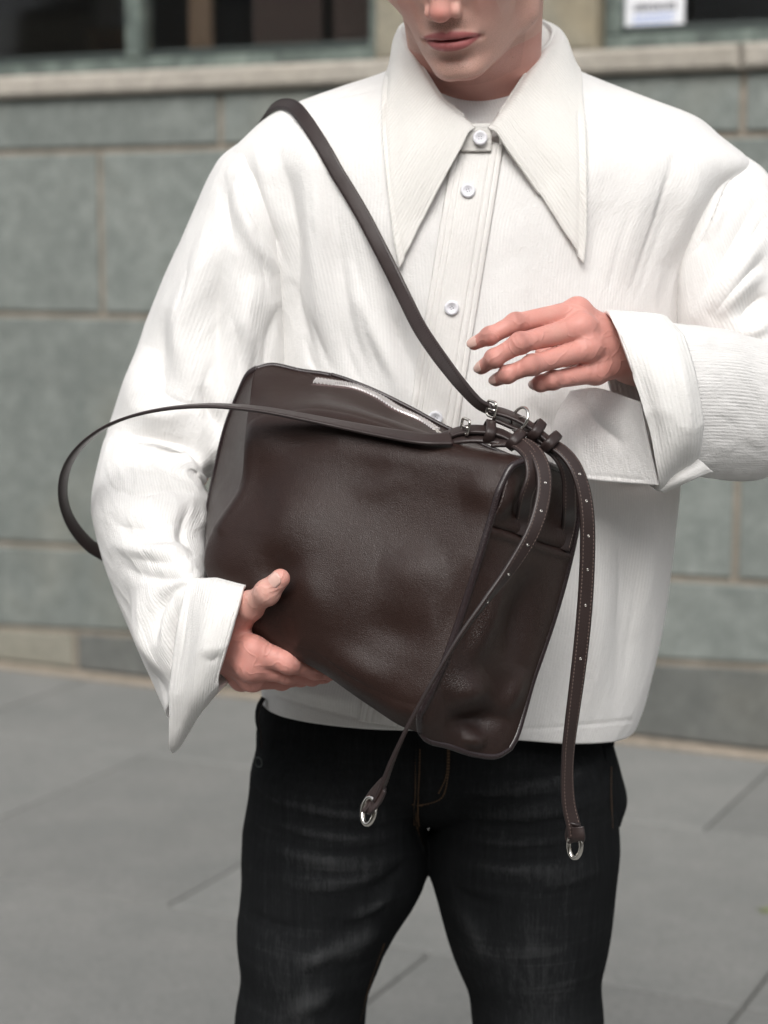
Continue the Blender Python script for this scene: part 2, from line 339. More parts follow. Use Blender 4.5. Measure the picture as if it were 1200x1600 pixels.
course(PL, H3, [-3.3, -2.3, -1.62, -.5, .35, 1.9, 3.0], M_STONE)
course(K(.012), PL, [-3.2, -2.1, -1.018, .0, 1.75, 3.0], M_PLIN, {0: M_PLINT, 1: M_PLINT})
wbox('mortar_fillet', -5, 5, 0, .028, -.01, .016, M_MORT, bld, .008)
for a, b in ((-3.4, -1.62), (-1.61, .36), (.37, 1.098), (1.106, 2.9)): wbox('window_sill', a, b, -.25, .035, 1.803, 1.868, M_SILL, bld, .012)
wbox('pier', .045, .70, -.3, .0, 1.87, 3.2, M_PIER, bld, .01); wbox('pier', 2.3, 3.0, -.3, .0, 1.87, 3.2, M_PIER, bld, .01); wbox('pier', -3.2, -2.4, -.3, .0, 1.87, 3.2, M_PIER, bld, .01)
wbox('lintel', -3.4, 3.2, -.3, .0, 3.2, 3.7, M_PIER, bld, .01)
def window(u0, u1, mull, blinds):
    fr = wbox('window_frame', u0, u1, -.13, -.06, 1.872, 1.912, M_FRAME, bld)
    wbox('frame_rail', u0, u1, -.12, -.075, 1.914, 1.935, M_FRD, fr, .003)
    for u in (u0, u1-.045): wbox('frame_jamb', u, u+.045, -.13, -.06, 1.914, 3.196, M_FRAME, fr)
    for u in mull: wbox('mullion', u-.027, u+.027, -.125, -.055, 1.914, 3.196, M_FRAME, fr)
    ed = [u0+.048]+sum([[u-.03, u+.03] for u in mull], [])+[u1-.048]
    for a, b in zip(ed[::2], ed[1::2]): wbox('window_pane', a, b, -.104, -.098, 1.938, 3.19, M_GLASS, fr, .001)
    wbox('dark_room', u0-.02, u1+.02, -.95, -.9, 1.7, 3.3, M_INT, fr); wbox('room_floor', u0-.02, u1+.02, -.895, -.14, 1.70, 1.72, M_INT, fr); wbox('room_ceiling', u0-.02, u1+.02, -.895, -.14, 3.24, 3.28, M_INT, fr)
    for u in (u0-.04, u1+.005): wbox('room_side', u, u+.03, -.895, -.14, 1.725, 3.235, M_INT, fr)
    for a, b, z0, z1, m_, d in blinds: wbox('shutter_panel', a, b, -d-.02, -d, z0, z1, m_, fr)
window(-2.38, .043, [-.797, -1.6], [(-.52, -.28, 1.9, 3.2, M_BRN, .3), (-.26, -.06, 1.9, 3.2, M_BRN, .33), (-.70, -.62, 1.9, 3.2, M_TAN, .22), (-1.05, -.84, 1.95, 2.02, M_TAN, .2), (-1.06, -.86, 2.03, 2.3, M_GRY, .25), (-1.5, -1.12, 1.9, 3.2, M_INT, .3)])
window(.702, 2.29, [1.5], [(1.25, 1.45, 1.9, 3.1, M_INT, .4)])
paper = empty('paper_notice', 'white paper notice with dark and blue lines taped inside the right window', 'notice')
wbox('sheet', .748, .912, -.097, -.095, 1.925, 2.16, M_PAP, paper, .0005)
bmk = {M_INK: [], M_BLU: []}
def dash(u0, u1, z0, z1, m_): bmk[m_].append([WP(u0, -.0945, z0), WP(u1, -.0945, z0), WP(u1, -.0945, z1), WP(u0, -.0945, z1)])
for z0, h_, m_ in ((1.975, .020, M_INK), (1.955, .013, M_BLU), (1.940, .010, M_BLU), (2.02, .02, M_INK), (2.05, .02, M_INK), (2.08, .013, M_BLU)):
    u = .772
    while u < .885:
        k = rng.uniform(.004, .011); dash(u, u+k, z0, z0+h_*rng.uniform(.8, 1), m_); dash(u, u+k*.35, z0, z0+h_*1.0, m_) if False else None; u += k+rng.uniform(.002, .005)
for m_, qs in bmk.items():
    link('printed_line', mesh('printed_line', np.array(qs).reshape(-1, 3), np.arange(len(qs)*4).reshape(-1, 4)), m_, paper, smooth=False)['kind'] = 'stuff'
opp = empty('added_opposite_building', 'unseen stone building across the street, added to shape the frontal light', 'building')  # unseen street front, added to cut low frontal light and darken leather reflections
wq = lambda u0, u1, n0, n1, z0, z1, m_, nm: wbox(nm, u0, u1, n0, n1, z0, z1, m_, opp, .02)
wq(-30, 30, 16.0, 22, -.02, 7.5, M_PIER, 'wall')
for r_ in range(2):
    for k_ in range(16): wq(-28+k_*3.6, -26.4+k_*3.6, 15.85, 16.05, 1.2+r_*3.1, 3.1+r_*3.1, M_INT, 'window')
# small green weed in the paving
lv = []; lf = []
for k in range(5):
    a = k*1.3; c = WP(1.53, 1.165, 0); d = np.array([math.cos(a), math.sin(a), 0]); e = np.array([-d[1], d[0], 0]); n_ = len(lv)
    if k == 0: d = WU*-1; e = WN
    lv += [c+e*.004, c-e*.004, c+d*.014-e*.004+[0, 0, .004], c+d*.026+[0, 0, .002], c+d*.014+e*.004+[0, 0, .004]]; lf += [[n_, n_+1, n_+2, n_+4], [n_+4, n_+2, n_+3]]
weed = link('weed', mesh('weed', lv, lf), M_LEAF); tag(weed, 'tiny bright green weed in the paving at the right edge', 'weed')

# ------------------------------------------------------------------ person: SDF body
def v3(*a): return np.array(a, np.float32)
def d_sph(p, c, r): return np.linalg.norm(p-c, axis=-1)-r
def d_ell(p, c, r, R=None):
    q = p-c
    if R is not None: q = q@R
    r = np.asarray(r, np.float32); k0 = np.linalg.norm(q/r, axis=-1); k1 = np.linalg.norm(q/(r*r), axis=-1)
    return k0*(k0-1)/(k1+1e-9)
def d_cone(p, a, b, ra, rb):
    a = np.asarray(a, np.float32); b = np.asarray(b, np.float32); ba = b-a; t = np.clip(((p-a)@ba)/(ba@ba+1e-12), 0, 1)
    return np.linalg.norm(p-a-t[..., None]*ba, axis=-1)-(ra+(rb-ra)*t)
def smin(a, b, k):
    h = np.clip(.5+.5*(b-a)/k, 0, 1); return b+(a-b)*h-k*h*(1-h)
def smax(a, b, k): return -smin(-a, -b, k)
# head pose fitted to the face
HY, HX, HZ = np.radians([-17.77, 28.71, 2.2]); HS = 1.032; HO = np.array([.0566, -.19, 1.574])
Ry = np.array([[math.cos(HY), 0, math.sin(HY)], [0, 1, 0], [-math.sin(HY), 0, math.cos(HY)]]); Rx = np.array([[1, 0, 0], [0, math.cos(HX), -math.sin(HX)], [0, math.sin(HX), math.cos(HX)]])
Rz = np.array([[math.cos(HZ), -math.sin(HZ), 0], [math.sin(HZ), math.cos(HZ), 0], [0, 0, 1]])
HR = np.array([[1, 0, 0], [0, 0, -1], [0, 1, 0]], float)@Ry@Rx@Rz
def to_head(Pw): return ((Pw-HO)@HR/HS*1000).astype(np.float32)
def from_head(L): return (np.asarray(L, float)*HS/1000)@HR.T+HO
def rotx(a): return np.array([[1, 0, 0], [0, math.cos(a), -math.sin(a)], [0, math.sin(a), math.cos(a)]], np.float32)
NK0 = P(752, 205, .012); NK1 = from_head((0, -5, -88))
def sdf_head(Pw):
    p = to_head(Pw); ax = p.copy(); ax[:, 0] = np.abs(p[:, 0])        # mirrored side
    d = d_ell(p, v3(0, 74, -88), (76, 86, 97))
    d = smin(d, d_ell(p, v3(0, 22, -44), (60, 66, 50)), 22)
    d = smin(d, d_ell(ax, v3(45, 22, -33), (19, 15, 22)), 16)          # cheekbone
    d = smin(d, d_cone(ax, v3(49, -30, -78), v3(14, -53, -17), 12, 12.5), 16)   # jaw bone
    d = smin(d, d_cone(ax, v3(52, 15, -80), v3(49, -32, -78), 13, 12), 14)
    d = smin(d, d_ell(p, v3(0, -24, -44), (43, 38, 41)), 14)
    d = smin(d, d_ell(p, v3(0, -16, -24), (31, 26, 26)), 12)           # muzzle
    d = smin(d, d_ell(p, v3(0, -54, -13), (17, 12, 15)), 9)            # chin
    d = smin(d, d_ell(ax, v3(9, -55, -9), (9, 8, 9)), 6)
    d = smax(d, -d_ell(p, v3(0, -39.5, 7), (17, 4.5, 8)), 6)           # fold above the chin
    d = smin(d, d_cone(p, v3(0, 48, 1), v3(0, 10, 12), 6.5, 8.5), 9)   # nose
    d = smin(d, d_ell(p, v3(0, 8.5, 13), (9.5, 8.3, 9)), 5)
    d = smin(d, d_ell(ax, v3(11.5, 6.0, 4), (6.5, 6.6, 8.5)), 4)       # wings
    d = smax(d, -d_ell(ax, v3(6.4, -.5, 9), (3.4, 4.2, 5.2)), 2)       # nostrils
    d = smax(d, -d_ell(ax, v3(18.8, 5, 5), (1.6, 7, 5)), 3)
    d = smax(d, -d_ell(ax, v3(25, -2, 2), (3, 13, 4), None), 7)        # crease beside the mouth
    # lips: arc-shaped, bowing back to the corners
    q = p.copy(); q[:, 2] += (p[:, 0]**2)*.0165; q[:, 1] += (p[:, 0]**2)*.0042
    up = d_ell(q, v3(0, -17, 3.2), (25, 5.0, 5.5)); bow = d_ell(q, v3(0, -11.8, 9), (3.6, 3.0, 5))
    up = smin(up, d_ell(np.abs(q*v3(1, 0, 0))+q*v3(0, 1, 1), v3(6.5, -15.5, 3.8), (8, 4, 5)), 3)
    lo = d_ell(q, v3(0, -26.3, 2.2), (21, 6.0, 7.2))
    d = smin(d, up, 3.0); d = smin(d, lo, 3.0)
    d = smax(d, -d_ell(q, v3(0, -21.3, 8.0), (27, 1.25, 7.5)), 1.5)      # the line between the lips
    d = smax(d, -d_ell(p, v3(0, -6.5, 8.8), (2.6, 5.5, 3)), 3)         # philtrum
    d = smax(d, -d_ell(ax, v3(27.5, -24.5, -5), (3, 2.6, 4)), 4)           # corners
    d = smin(d, d_ell(ax, v3(24, 58, -6), (22, 7, 10)), 12)            # brow
    d = smax(d, -d_ell(ax, v3(31, 42, 2), (15, 9.5, 12)), 8)
    d = smin(d, d_ell(ax, v3(31, 41, -12.5), (14, 11, 13)), 2.5)       # lids, lowered
    e = d_ell(ax, v3(77, 26, -92), (6, 30, 18), rotx(-.2)); e = smax(e, -d_ell(ax, v3(84, 28, -89), (5, 21, 11), rotx(-.2)), 4)
    d = smin(d, e, 5)
    d = d*np.float32(HS/1000)
    n = d_cone(Pw, NK1, NK0, .057, .063)
    n = smin(n, d_cone(Pw, from_head((52, -2, -96)), P(800, 190, -.03), .016, .013), .03)
    n = smin(n, d_cone(Pw, from_head((-52, -2, -96)), P(700, 190, -.03), .016, .013), .03)
    d = smin(d, n, .008)
    return smin(d, d_ell(Pw, from_head((0, -62, -62)), (.030, .03, .03)), .02)
# hands: joints as (px, py, Y) ; radii in metres
def chain(p, J, R, k=.004):
    d = None
    for a, b, ra, rb in zip(J[:-1], J[1:], R[:-1], R[1:]):
        e = d_cone(p, a, b, ra, rb); d = e if d is None else smin(d, e, k)
    return d
def finger(p, J, R):
    d = chain(p, J, R, .003)
    for j, r in zip(J[1:-1], R[1:-1]): d = smin(d, d_sph(p, np.asarray(j, np.float32), r*1.06), .004)   # knuckle swell
    return d
HANDR = dict(
    wrist=P(1000, 556, -.225), elbow=P(1235, 650, -.05),
    fingers=[([P(902, 487, -.262), P(806, 505, -.300), P(765, 525, -.302), P(741, 537, -.292)], [.0108, .0086, .0074, .0059]),
             ([P(908, 512, -.278), P(813, 536, -.318), P(772, 560, -.314), P(752, 575, -.298)], [.0112, .0088, .0076, .0060]),
             ([P(918, 545, -.280), P(832, 570, -.318), P(793, 585, -.312), P(775, 594, -.298)], [.0108, .0084, .0072, .0057]),
             ([P(931, 581, -.270), P(864, 594, -.300), P(845, 599, -.296), P(836, 601, -.286)], [.0102, .0078, .0067, .0053])],
    thumb=([P(972, 560, -.205), P(918, 560, -.195), P(872, 556, -.200), P(848, 552, -.206)], [.014, .0115, .0095, .0075]))
HANDL = dict(
    wrist=P(318, 990, -.268), elbow=P(242, 785, -.02),
    fingers=[([P(396, 1017, -.320), P(452, 1035, -.325), P(492, 1046, -.300), P(515, 1052, -.280)], [.0116, .0098, .0085, .0070]),
             ([P(392, 1040, -.318), P(450, 1052, -.305), P(487, 1057, -.280), P(508, 1057, -.262)], [.0125, .0092, .0078, .0066]),
             ([P(394, 1059, -.300), P(440, 1062, -.270), P(470, 1058, -.24), P(490, 1055, -.215)], [.0110, .0088, .008, .007]),
             ([P(378, 1060, -.275), P(415, 1058, -.235), P(440, 1052, -.21), P(455, 1046, -.19)], [.0100, .008, .0072, .006])],
    thumb=([P(348, 982, -.288), P(390, 947, -.322), P(417, 926, -.345), P(438, 904, -.350)], [.0140, .0108, .0106, .0086]))
def sdf_hand(p, H):
    W = H['wrist']; palm = None
    fa = d_cone(p, W, H['elbow'], .0265, .036)
    for i, (J, R) in enumerate(H['fingers']):
        e = d_cone(p, W+(J[0]-W)*.15, J[0], .014, R[0]*.98); palm = e if palm is None else smin(palm, e, .012)
    palm = smin(palm, fa, .015)
    J, R = H['thumb']; palm = smin(palm, d_cone(p, W, J[1], .017, R[1]), .016)
    # web between thumb and index
    a = H['fingers'][0][0][0]; palm = smin(palm, d_cone(p, W+(a-W)*.5, J[0]+(J[1]-J[0])*.55, .011, .009), .015)
    for J_, R_ in H['fingers']:
        up_ = np.array([-.1, -.8, .45]); o_ = up_*R_[0]*.78
        palm = smin(palm, d_cone(p, W+(J_[0]-W)*.3+up_*.0085, J_[0]+o_*.95, .0022, .0028), .008)
    for J_, R_ in H['fingers']: palm = smin(palm, d_sph(p, np.asarray(J_[0], np.float32)+np.float32([0, -.0015, .001]), R_[0]*1.03), .007)
    d = None
    for J_, R_ in H['fingers']:
        e = smin(palm, finger(p, J_, R_), .006); d = e if d is None else smin(d, e, .0012)
    return smin(d, smin(palm, finger(p, J, R), .010), .0012)
SHL, SHR = P(475, 320, .03), P(1040, 320, .03)
def sdf_chest(p):
    d = d_ell(p, P(755, 330, .02).astype(np.float32), (.19, .095, .15))
    d = smin(d, d_cone(p, NK0, P(752, 300, .02), .062, .08), .05)
    for s, e in ((SHL, HANDL['elbow']), (SHR, HANDR['elbow'])):
        d = smin(d, d_cone(p, NK0+(s-NK0)*.2+np.array([0, 0, -.05]), s, .05, .052), .03); d = smin(d, d_cone(p, s, e, .050, .037), .03)
    return d
REG = []
def bbox(pts, m): pts = np.array(pts); return pts.min(0)-m, pts.max(0)+m
hb = from_head([(0, 170, -88), (0, -70, -40), (90, 30, -190), (-90, 30, 10), (0, 0, 30), (0, 160, -190)])
REG.append((sdf_head, *bbox(list(hb)+[NK0], .05), .02))
for H in (HANDL, HANDR):
    pts = [H['wrist'], H['elbow']]+[j for J, R in H['fingers']+[H['thumb']] for j in J]
    REG.append(((lambda H: lambda p: sdf_hand(p, H))(H), *bbox(pts, .05), .015))
REG.append((sdf_chest, *bbox([SHL, SHR, NK0, P(755, 560, .02), HANDL['elbow'], HANDR['elbow']], .12), .02))
def sdf_body(p):
    d = np.full(len(p), .5, np.float32)
    for f, lo, hi, k in REG:
        m = np.all((p > lo) & (p < hi), axis=1)
        if m.any(): d[m] = smin(d[m], f(p[m]).astype(np.float32), k)
    return d
def surface_nets(sdf, lo, hi, h, B=8, lip=1.7):
    lo = np.asarray(lo, float); nb = np.ceil((np.asarray(hi)-lo)/(h*B)).astype(int)
    def coarse(idx, s):    # block centres
        return lo+(idx+.5)*s
    S = 4                   # two level search
    nb4 = -(-nb//S); I = np.stack(np.meshgrid(*[np.arange(k) for k in nb4], indexing='ij'), -1).reshape(-1, 3)
    d = sdf(coarse(I, h*B*S).astype(np.float32)); I = I[np.abs(d) < h*B*S*.87*lip]
    off = np.stack(np.meshgrid(*[np.arange(S)]*3, indexing='ij'), -1).reshape(-1, 3)
    I = (I[:, None]*S+off).reshape(-1, 3); d = sdf(coarse(I, h*B).astype(np.float32)); I = I[np.abs(d) < h*B*.87*lip]
    loc = np.stack(np.meshgrid(*[np.arange(B+1)]*3, indexing='ij'), -1)
    n = (nb+4)*B+2; keyf = lambda c: (c[..., 0]*n[1]+c[..., 1])*n[2]+c[..., 2]
    Vk, Vp, Q = [], [], []
    for s in range(0, len(I), 600):
        Ib = I[s:s+600]; G = Ib[:, None, None, None]*B+loc[None]; pts = (lo+G*h).astype(np.float32)
        d = sdf(pts.reshape(-1, 3)).reshape(G.shape[:4]); ins = d < 0
        c8 = [(a, b, c) for a in (0, 1) for b in (0, 1) for c in (0, 1)]
        sl_ = lambda o: (slice(None),)+tuple(slice(x, B+x) for x in o)
        cnt = sum(ins[sl_(o)].astype(np.int8) for o in c8); act = (cnt > 0) & (cnt < 8); w_ = np.where(act)
        if not len(w_[0]): continue
        dv = {o: d[sl_(o)][w_] for o in c8}; acc = np.zeros((len(w_[0]), 3)); num = np.zeros(len(w_[0]))
        for o in c8:
            for ax in range(3):
                if o[ax]: continue
                o2 = list(o); o2[ax] = 1; a, b = dv[o], dv[tuple(o2)]; x = (a < 0) != (b < 0)
                t = np.where(x, a/(a-b+1e-20), 0); pt = np.tile(np.array(o, float), (len(a), 1)); pt[:, ax] += t; acc[x] += pt[x]; num += x
        base = G[:, :B, :B, :B][w_]
        Vk.append(keyf(base)); Vp.append(lo+(base+acc/num[:, None])*h)
        for ax in range(3):
            o2 = [0, 0, 0]; o2[ax] = 1; a = ins[sl_((0, 0, 0))]; b = ins[sl_(tuple(o2))]; e = np.where(a != b)
            if not len(e[0]): continue
            g = G[:, :B, :B, :B][e]; u_, v_ = [(1, 2), (2, 0), (0, 1)][ax]; eu = np.eye(3, dtype=int)[u_]; ev = np.eye(3, dtype=int)[v_]
            q = np.stack([keyf(g-eu-ev), keyf(g-ev), keyf(g), keyf(g-eu)], -1); fl = ~a[e]; q[fl] = q[fl][:, ::-1]; Q.append(q)
    Vk = np.concatenate(Vk); Vp = np.concatenate(Vp); Q = np.concatenate(Q); o = np.argsort(Vk); Vk = Vk[o]; Vp = Vp[o]
    ix = np.searchsorted(Vk, Q); ix = np.minimum(ix, len(Vk)-1); ok = np.all(Vk[ix] == Q, axis=1)
    return Vp, ix[ok]
import time; T0 = time.time()
alllo = np.min([r[1] for r in REG], 0)-.002; allhi = np.max([r[2] for r in REG], 0)+.002
BV, BF = surface_nets(sdf_body, alllo, allhi, .00135)
print('body', len(BV), len(BF), round(time.time()-T0, 1))
person = empty('person', 'person in an oversized white shirt and black jeans holding a brown leather bag', 'person', (0, 0, 0))
me = mesh('body', BV, BF); body = link('body', me, M_SKIN, person)
def attr(me, name, val):
    a = me.attributes.new(name, 'FLOAT', 'POINT'); a.data.foreach_set('value', np.asarray(val, np.float32))
L = to_head(BV); front = (L[:, 2] > -30) & (np.abs(L[:, 0]) < 45) & (L[:, 1] > -70) & (L[:, 1] < 60)
ll = np.zeros(len(BV)); x = L[:, 0]; yc = L[:, 1]+.0042*x*x
top = -11.6-.0085*x*x-1.6*np.exp(-(x/2.6)**2)-.0; bot = -32.2+.0145*x*x
sm = lambda v, w_: np.clip(v/w_+.5, 0, 1)
ll = sm(top-yc, 1.6)*sm(yc-bot, 1.8)*sm(27-np.abs(x), 4)*(L[:, 2] > -14)*front
attr(me, 'lip', ll*.85)
red = np.zeros(len(BV))
for H, amt in ((HANDR, .95), (HANDL, .75)):
    for J, R in H['fingers']+[H['thumb']]:
        for k, (j, r) in enumerate(zip(J, R)):
            red = np.maximum(red, amt*[1, .85, .5, .75][k]*np.exp(-(np.linalg.norm(BV-j, axis=1)/(r*1.7))**2))
    near = np.exp(-(np.maximum(0, np.min([np.linalg.norm(BV-j, axis=1) for J, R in H['fingers'] for j in J], 0)-.02)/.03)**2); red = np.maximum(red, .55*near)
red = np.maximum(red, front*.75*np.exp(-(np.linalg.norm(L-v3(0, 8, 18), axis=1)/15)**2)); red = np.maximum(red, front*.30*np.exp(-(np.linalg.norm(np.abs(L*v3(1, 0, 0))+L*v3(0, 1, 1)-v3(38, 12, -10), axis=1)/22)**2))
red = np.maximum(red, .34*(to_head(BV)[:, 1] < -60)*(BV[:, 2] > 1.4))
attr(me, 'red', red)
fk = np.zeros(len(BV)); fa = np.zeros(len(BV))
for H in (HANDR, HANDL):
    for J, R in H['fingers']+[H['thumb']]:
        for k in (1, 2):
            t_ = unit(np.asarray(J[k+1])-np.asarray(J[k-1])); q_ = (BV-J[k])@t_; near = (np.linalg.norm(BV-J[k], axis=1) < R[k]*2.2) & (np.abs(q_) < .007)
            a_ = np.where(near, np.exp(-(q_/.0042)**2)*np.clip((unit(BV-J[k])*np.array([-.2, -.9, .3])).sum(1)*1.4, 0, 1), 0); m_ = a_ > fa; fa[m_] = a_[m_]; fk[m_] = q_[m_]*1000
attr(me, 'hand', np.clip((1.45-BV[:, 2])/.02, 0, 1)); attr(me, 'crease', fk); attr(me, 'crease_amount', fa)
st = front*(np.exp(-((L[:, 1]+7)/6)**2)*np.exp(-(x/24)**2)*.8+np.exp(-((L[:, 1]+50)/14)**2)*np.exp(-(x/30)**2)*.45)
st = np.maximum(st, .3*sm(-L[:, 1]-20, 30)*(L[:, 1] > -85)*(L[:, 2] > -75)*(BV[:, 2] > 1.45)); attr(me, 'stubble', st*(1-np.clip(ll*2, 0, 1)))
# fingernails
def nail(J, R, up, ln=.0115, wd=.0062):
    a, b = np.asarray(J[-2]), np.asarray(J[-1]); ax = unit(b-a); up = unit(up-ax*(up@ax)); sd = np.cross(ax, up); r = R[-1]*1.02; G = []
    for i in range(9):
        t = i/8; row = []
        for j in range(9):
            s = (j/8-.5)*2; w_ = wd*(1-.25*max(0, abs(t-.45)-.25)**.5)*(math.sqrt(max(0, 1-((t-.5)*1.9)**4)) if abs(t-.5) > .3 else 1)
            ang = s*w_/r; c = b+ax*((t-.62)*ln); lift = r*(1.0+.02)-max(0, t-.5)*.002
            row.append(c+up*math.cos(ang)*lift+sd*math.sin(ang)*lift)
        G.append(row)
    grid_obj('fingernail', np.array(G), M_NAIL, body, thick=.0006, offset=0)
for J, R in HANDR['fingers']: nail(J, R, np.array([-.45, -.75, .35]))
nail(*HANDL['thumb'], np.array([-.35, -.85, .35]), .0125, .0070)
# hair and eyes lie above the picture, kept simple
hairp = []
def sdf_hair(Pw):
    p = to_head(Pw); d = d_ell(p, v3(0, 84, -92), (83, 88, 104)); d = smin(d, d_ell(p, v3(0, 130, -40), (60, 40, 50)), 30)
    d = d+2.5*np.sin(p[:, 0]*.35+p[:, 2]*.08)+1.6*np.sin(p[:, 0]*.8-p[:, 1]*.1)
    d = smax(d, -(p[:, 1]-(78-.95*(p[:, 2]+20)*(-1)*.0)-np.clip((-p[:, 2]-30)*-.9, -95, 10)), 12)
    return d*np.float32(HS/1000)
hv, hf = surface_nets(sdf_hair, hb.min(0)-.06, hb.max(0)+.06, .004); link('hair', mesh('hair', hv, hf), M_HAIR, person)

# ------------------------------------------------------------------ shirt
def st_interp(stations, n):
    """stations: (t, L(px,py,Y), R(px,py,Y), near vec, far vec) -> smooth rings"""
    t = [s[0] for s in stations]; A = spline(PP([s[1] for s in stations]), n, t=t); B_ = spline(PP([s[2] for s in stations]), n, t=t)
    Dn = spline([s[3] for s in stations], n, t=t); Df = spline([s[4] for s in stations], n, t=t); return A, B_, Dn, Df
def tube(stations, nu, nv, ex=2.2):
    A, B_, Dn, Df = st_interp(stations, nv); th = np.arange(nu)/nu*2*PI
    c, s = np.cos(th), np.sin(th); cc = np.sign(c)*np.abs(c)**(2/ex); ss = np.sign(s)*np.abs(s)**(2/ex)
    C = (A+B_)/2; Hh = (B_-A)/2
    return C[None]+cc[:, None, None]*Hh[None]+np.where(ss[:, None, None] > 0, ss[:, None, None]*Dn[None], -ss[:, None, None]*Df[None])
def ys(a): return np.array([0, -a, 0])
def yb(a): return np.array([0, a, 0])
TS = [(88, 655, 850, .02, .06), (102, 625, 880, .018, .07), (118, 590, 915, .016, .08), (138, 530, 965, .015, .09), (158, 474, 1018, .012, .098), (182, 424, 1080, .01, .108), (215, 385, 1122, .006, .116), (258, 352, 1168, .003, .125), (300, 360, 1150, .001, .13), (345, 372, 1112, 0, .134),
      (430, 402, 1075, 0, .138), (540, 425, 1060, 0, .140), (660, 428, 1056, 0, .143), (770, 424, 1056, 0, .145), (860, 420, 1047, .0, .147), (940, 416, 1035, 0, .150), (1010, 412, 1018, .0, .150), (1070, 410, 998, .0, .150), (1086, 410, 990, .0, .150)]
NU, NV = 420, 420
G = tube([(y, (a, y, Yc), (b, y, Yc), ys(r), yb(r)) for y, a, b, Yc, r in TS], NU, NV, 2.5)
# hem: the wearer's left side hangs lower
hx = np.clip((G[:, :, 0]-.05)/.2, 0, 1)*np.clip((np.arange(NV)/NV-.7)/.3, 0, 1)[None]; G[:, :, 2] -= hx*.026
uvT = grid_uv(G, True)
Uu, Ww = uvT[:, 0].reshape(NU, NV), uvT[:, 1].reshape(NU, NV)
N0 = -grid_normals(G, True)
if (N0[NU//4, NV//2] @ np.array([0, -1, 0])) < 0: N0 = -N0
G = G+N0*(ripple(Uu, Ww, 16, (2, 9), (.6, 3), 3)*.0028+ripple(Uu, Ww, 18, (12, 34), (2, 8), 33)*.0007)[..., None]*np.clip((np.arange(NV)/NV-.05)/.15, 0, 1)[None, :, None]
# folds (px on the photograph's front)
FOLD_T = [([(1172, 256), (1132, 290), (1100, 352), (1070, 412)], 9, -.005, 'g'), ([(352, 252), (385, 300), (425, 370), (452, 440)], 7, -.004, 'g'),
    ([(480, 250), (490, 340), (502, 430)], 5, -.0025, 'g'), ([(540, 330), (560, 430), (590, 520)], 5, -.0025, 'g'), ([(590, 420), (612, 500), (650, 590)], 5, -.0025, 'g'), ([(470, 520), (482, 560), (500, 590)], 4, -.003, 'g'), ([(530, 500), (545, 560), (570, 610)], 5, -.003, 'g'),
    ([(990, 300), (965, 400), (945, 480)], 5, -.002, 'g'), ([(1050, 290), (1020, 390), (990, 480)], 5, -.002, 'g'), ([(960, 800), (972, 900), (965, 1010)], 5, -.003, 'g'), ([(910, 850), (915, 950), (905, 1080)], 5, -.0025, 'g'), ([(1000, 850), (992, 960), (975, 1080)], 5, -.0025, 'g'), ([(840, 470), (850, 560), (840, 620)], 6, -.002, 'g'),
    ([(420, 200), (445, 280), (458, 370), (456, 470), (452, 570)], 16, -.012, 'g'), ([(470, 190), (488, 290), (498, 400), (508, 520), (520, 580)], 20, .010, 'g'),
    ([(500, 215), (520, 330), (535, 440), (560, 540), (600, 620)], 15, -.007, 'g'), ([(540, 400), (570, 500), (620, 590), (650, 660)], 22, .009, 'g'),
    ([(445, 430), (470, 500), (500, 590)], 10, -.006, 'g'), ([(600, 470), (625, 540), (655, 620)], 14, -.006, 'g'), ([(560, 470), (580, 540), (610, 610)], 9, -.005, 'g'),
    ([(395, 215), (420, 300), (440, 370)], 12, .006, 'g'), ([(480, 480), (500, 540), (520, 585)], 7, -.004, 'g'),
    ([(1066, 195), (1040, 280), (1008, 380), (980, 470)], 7, -.004, 'l'), ([(1030, 210), (1000, 330), (960, 450)], 28, .006, 'g'), ([(1100, 230), (1075, 320), (1040, 420)], 26, .008, 'g'),
    ([(950, 250), (930, 380), (915, 470)], 30, -.005, 'g'), ([(800, 400), (790, 500), (800, 600)], 30, .004, 'g'),
    ([(900, 780), (930, 880), (935, 1000), (925, 1130)], 26, .008, 'g'), ([(985, 780), (985, 900), (970, 1020), (960, 1130)], 24, -.008, 'g'), ([(1020, 800), (1010, 900), (990, 1010)], 20, .006, 'g'),
    ([(880, 640), (940, 700), (990, 760)], 16, .010, 'g'), ([(820, 620), (870, 680), (900, 730)], 18, -.006, 'g'), ([(930, 740), (990, 757), (1050, 752)], 12, -.007, 'g'),
    ([(420, 1060), (500, 1085), (600, 1105)], 12, .004, 'g'), ([(430, 1040), (520, 1060), (600, 1090)], 9, -.004, 'g'),
    ([(410, 1080), (500, 1108), (600, 1130), (700, 1137), (830, 1139), (985, 1126)], 3, -.0010, 'n'),
    ([(480, 156), (540, 148), (600, 135)], 3.5, -.002, 'n'), ([(910, 150), (1000, 175), (1070, 195)], 3, -.0012, 'n'),
]
G = sculpt(G, FOLD_T, True, N=N0)
shirt = grid_obj('shirt', G, M_CL, person, True, uvT, .0018)
bvh = BVHTree.FromPolygons([tuple(q) for q in G.reshape(-1, 3)], grid_faces(NU, NV, True).tolist())
def surf(x, y, off=.002):
    d = Vector(ray(x, y)).normalized(); h = bvh.ray_cast(Vector(CAM), d)
    if h[0] is None: return None, None
    n = h[1] if h[1].dot(d) < 0 else -h[1]
    return np.array(h[0])+np.array(n)*off, np.array(n)
def surf_s(x, y, off=.002, r=14):
    """surface point with a normal averaged round it"""
    p_, n = surf(x, y, off)
    ns = [surf(x+a, y+b)[1] for a in (-r, 0, r) for b in (-r, 0, r)]; ns = [k for k in ns if k is not None]
    return p_, unit(np.mean(ns, 0)) if len(ns) else n
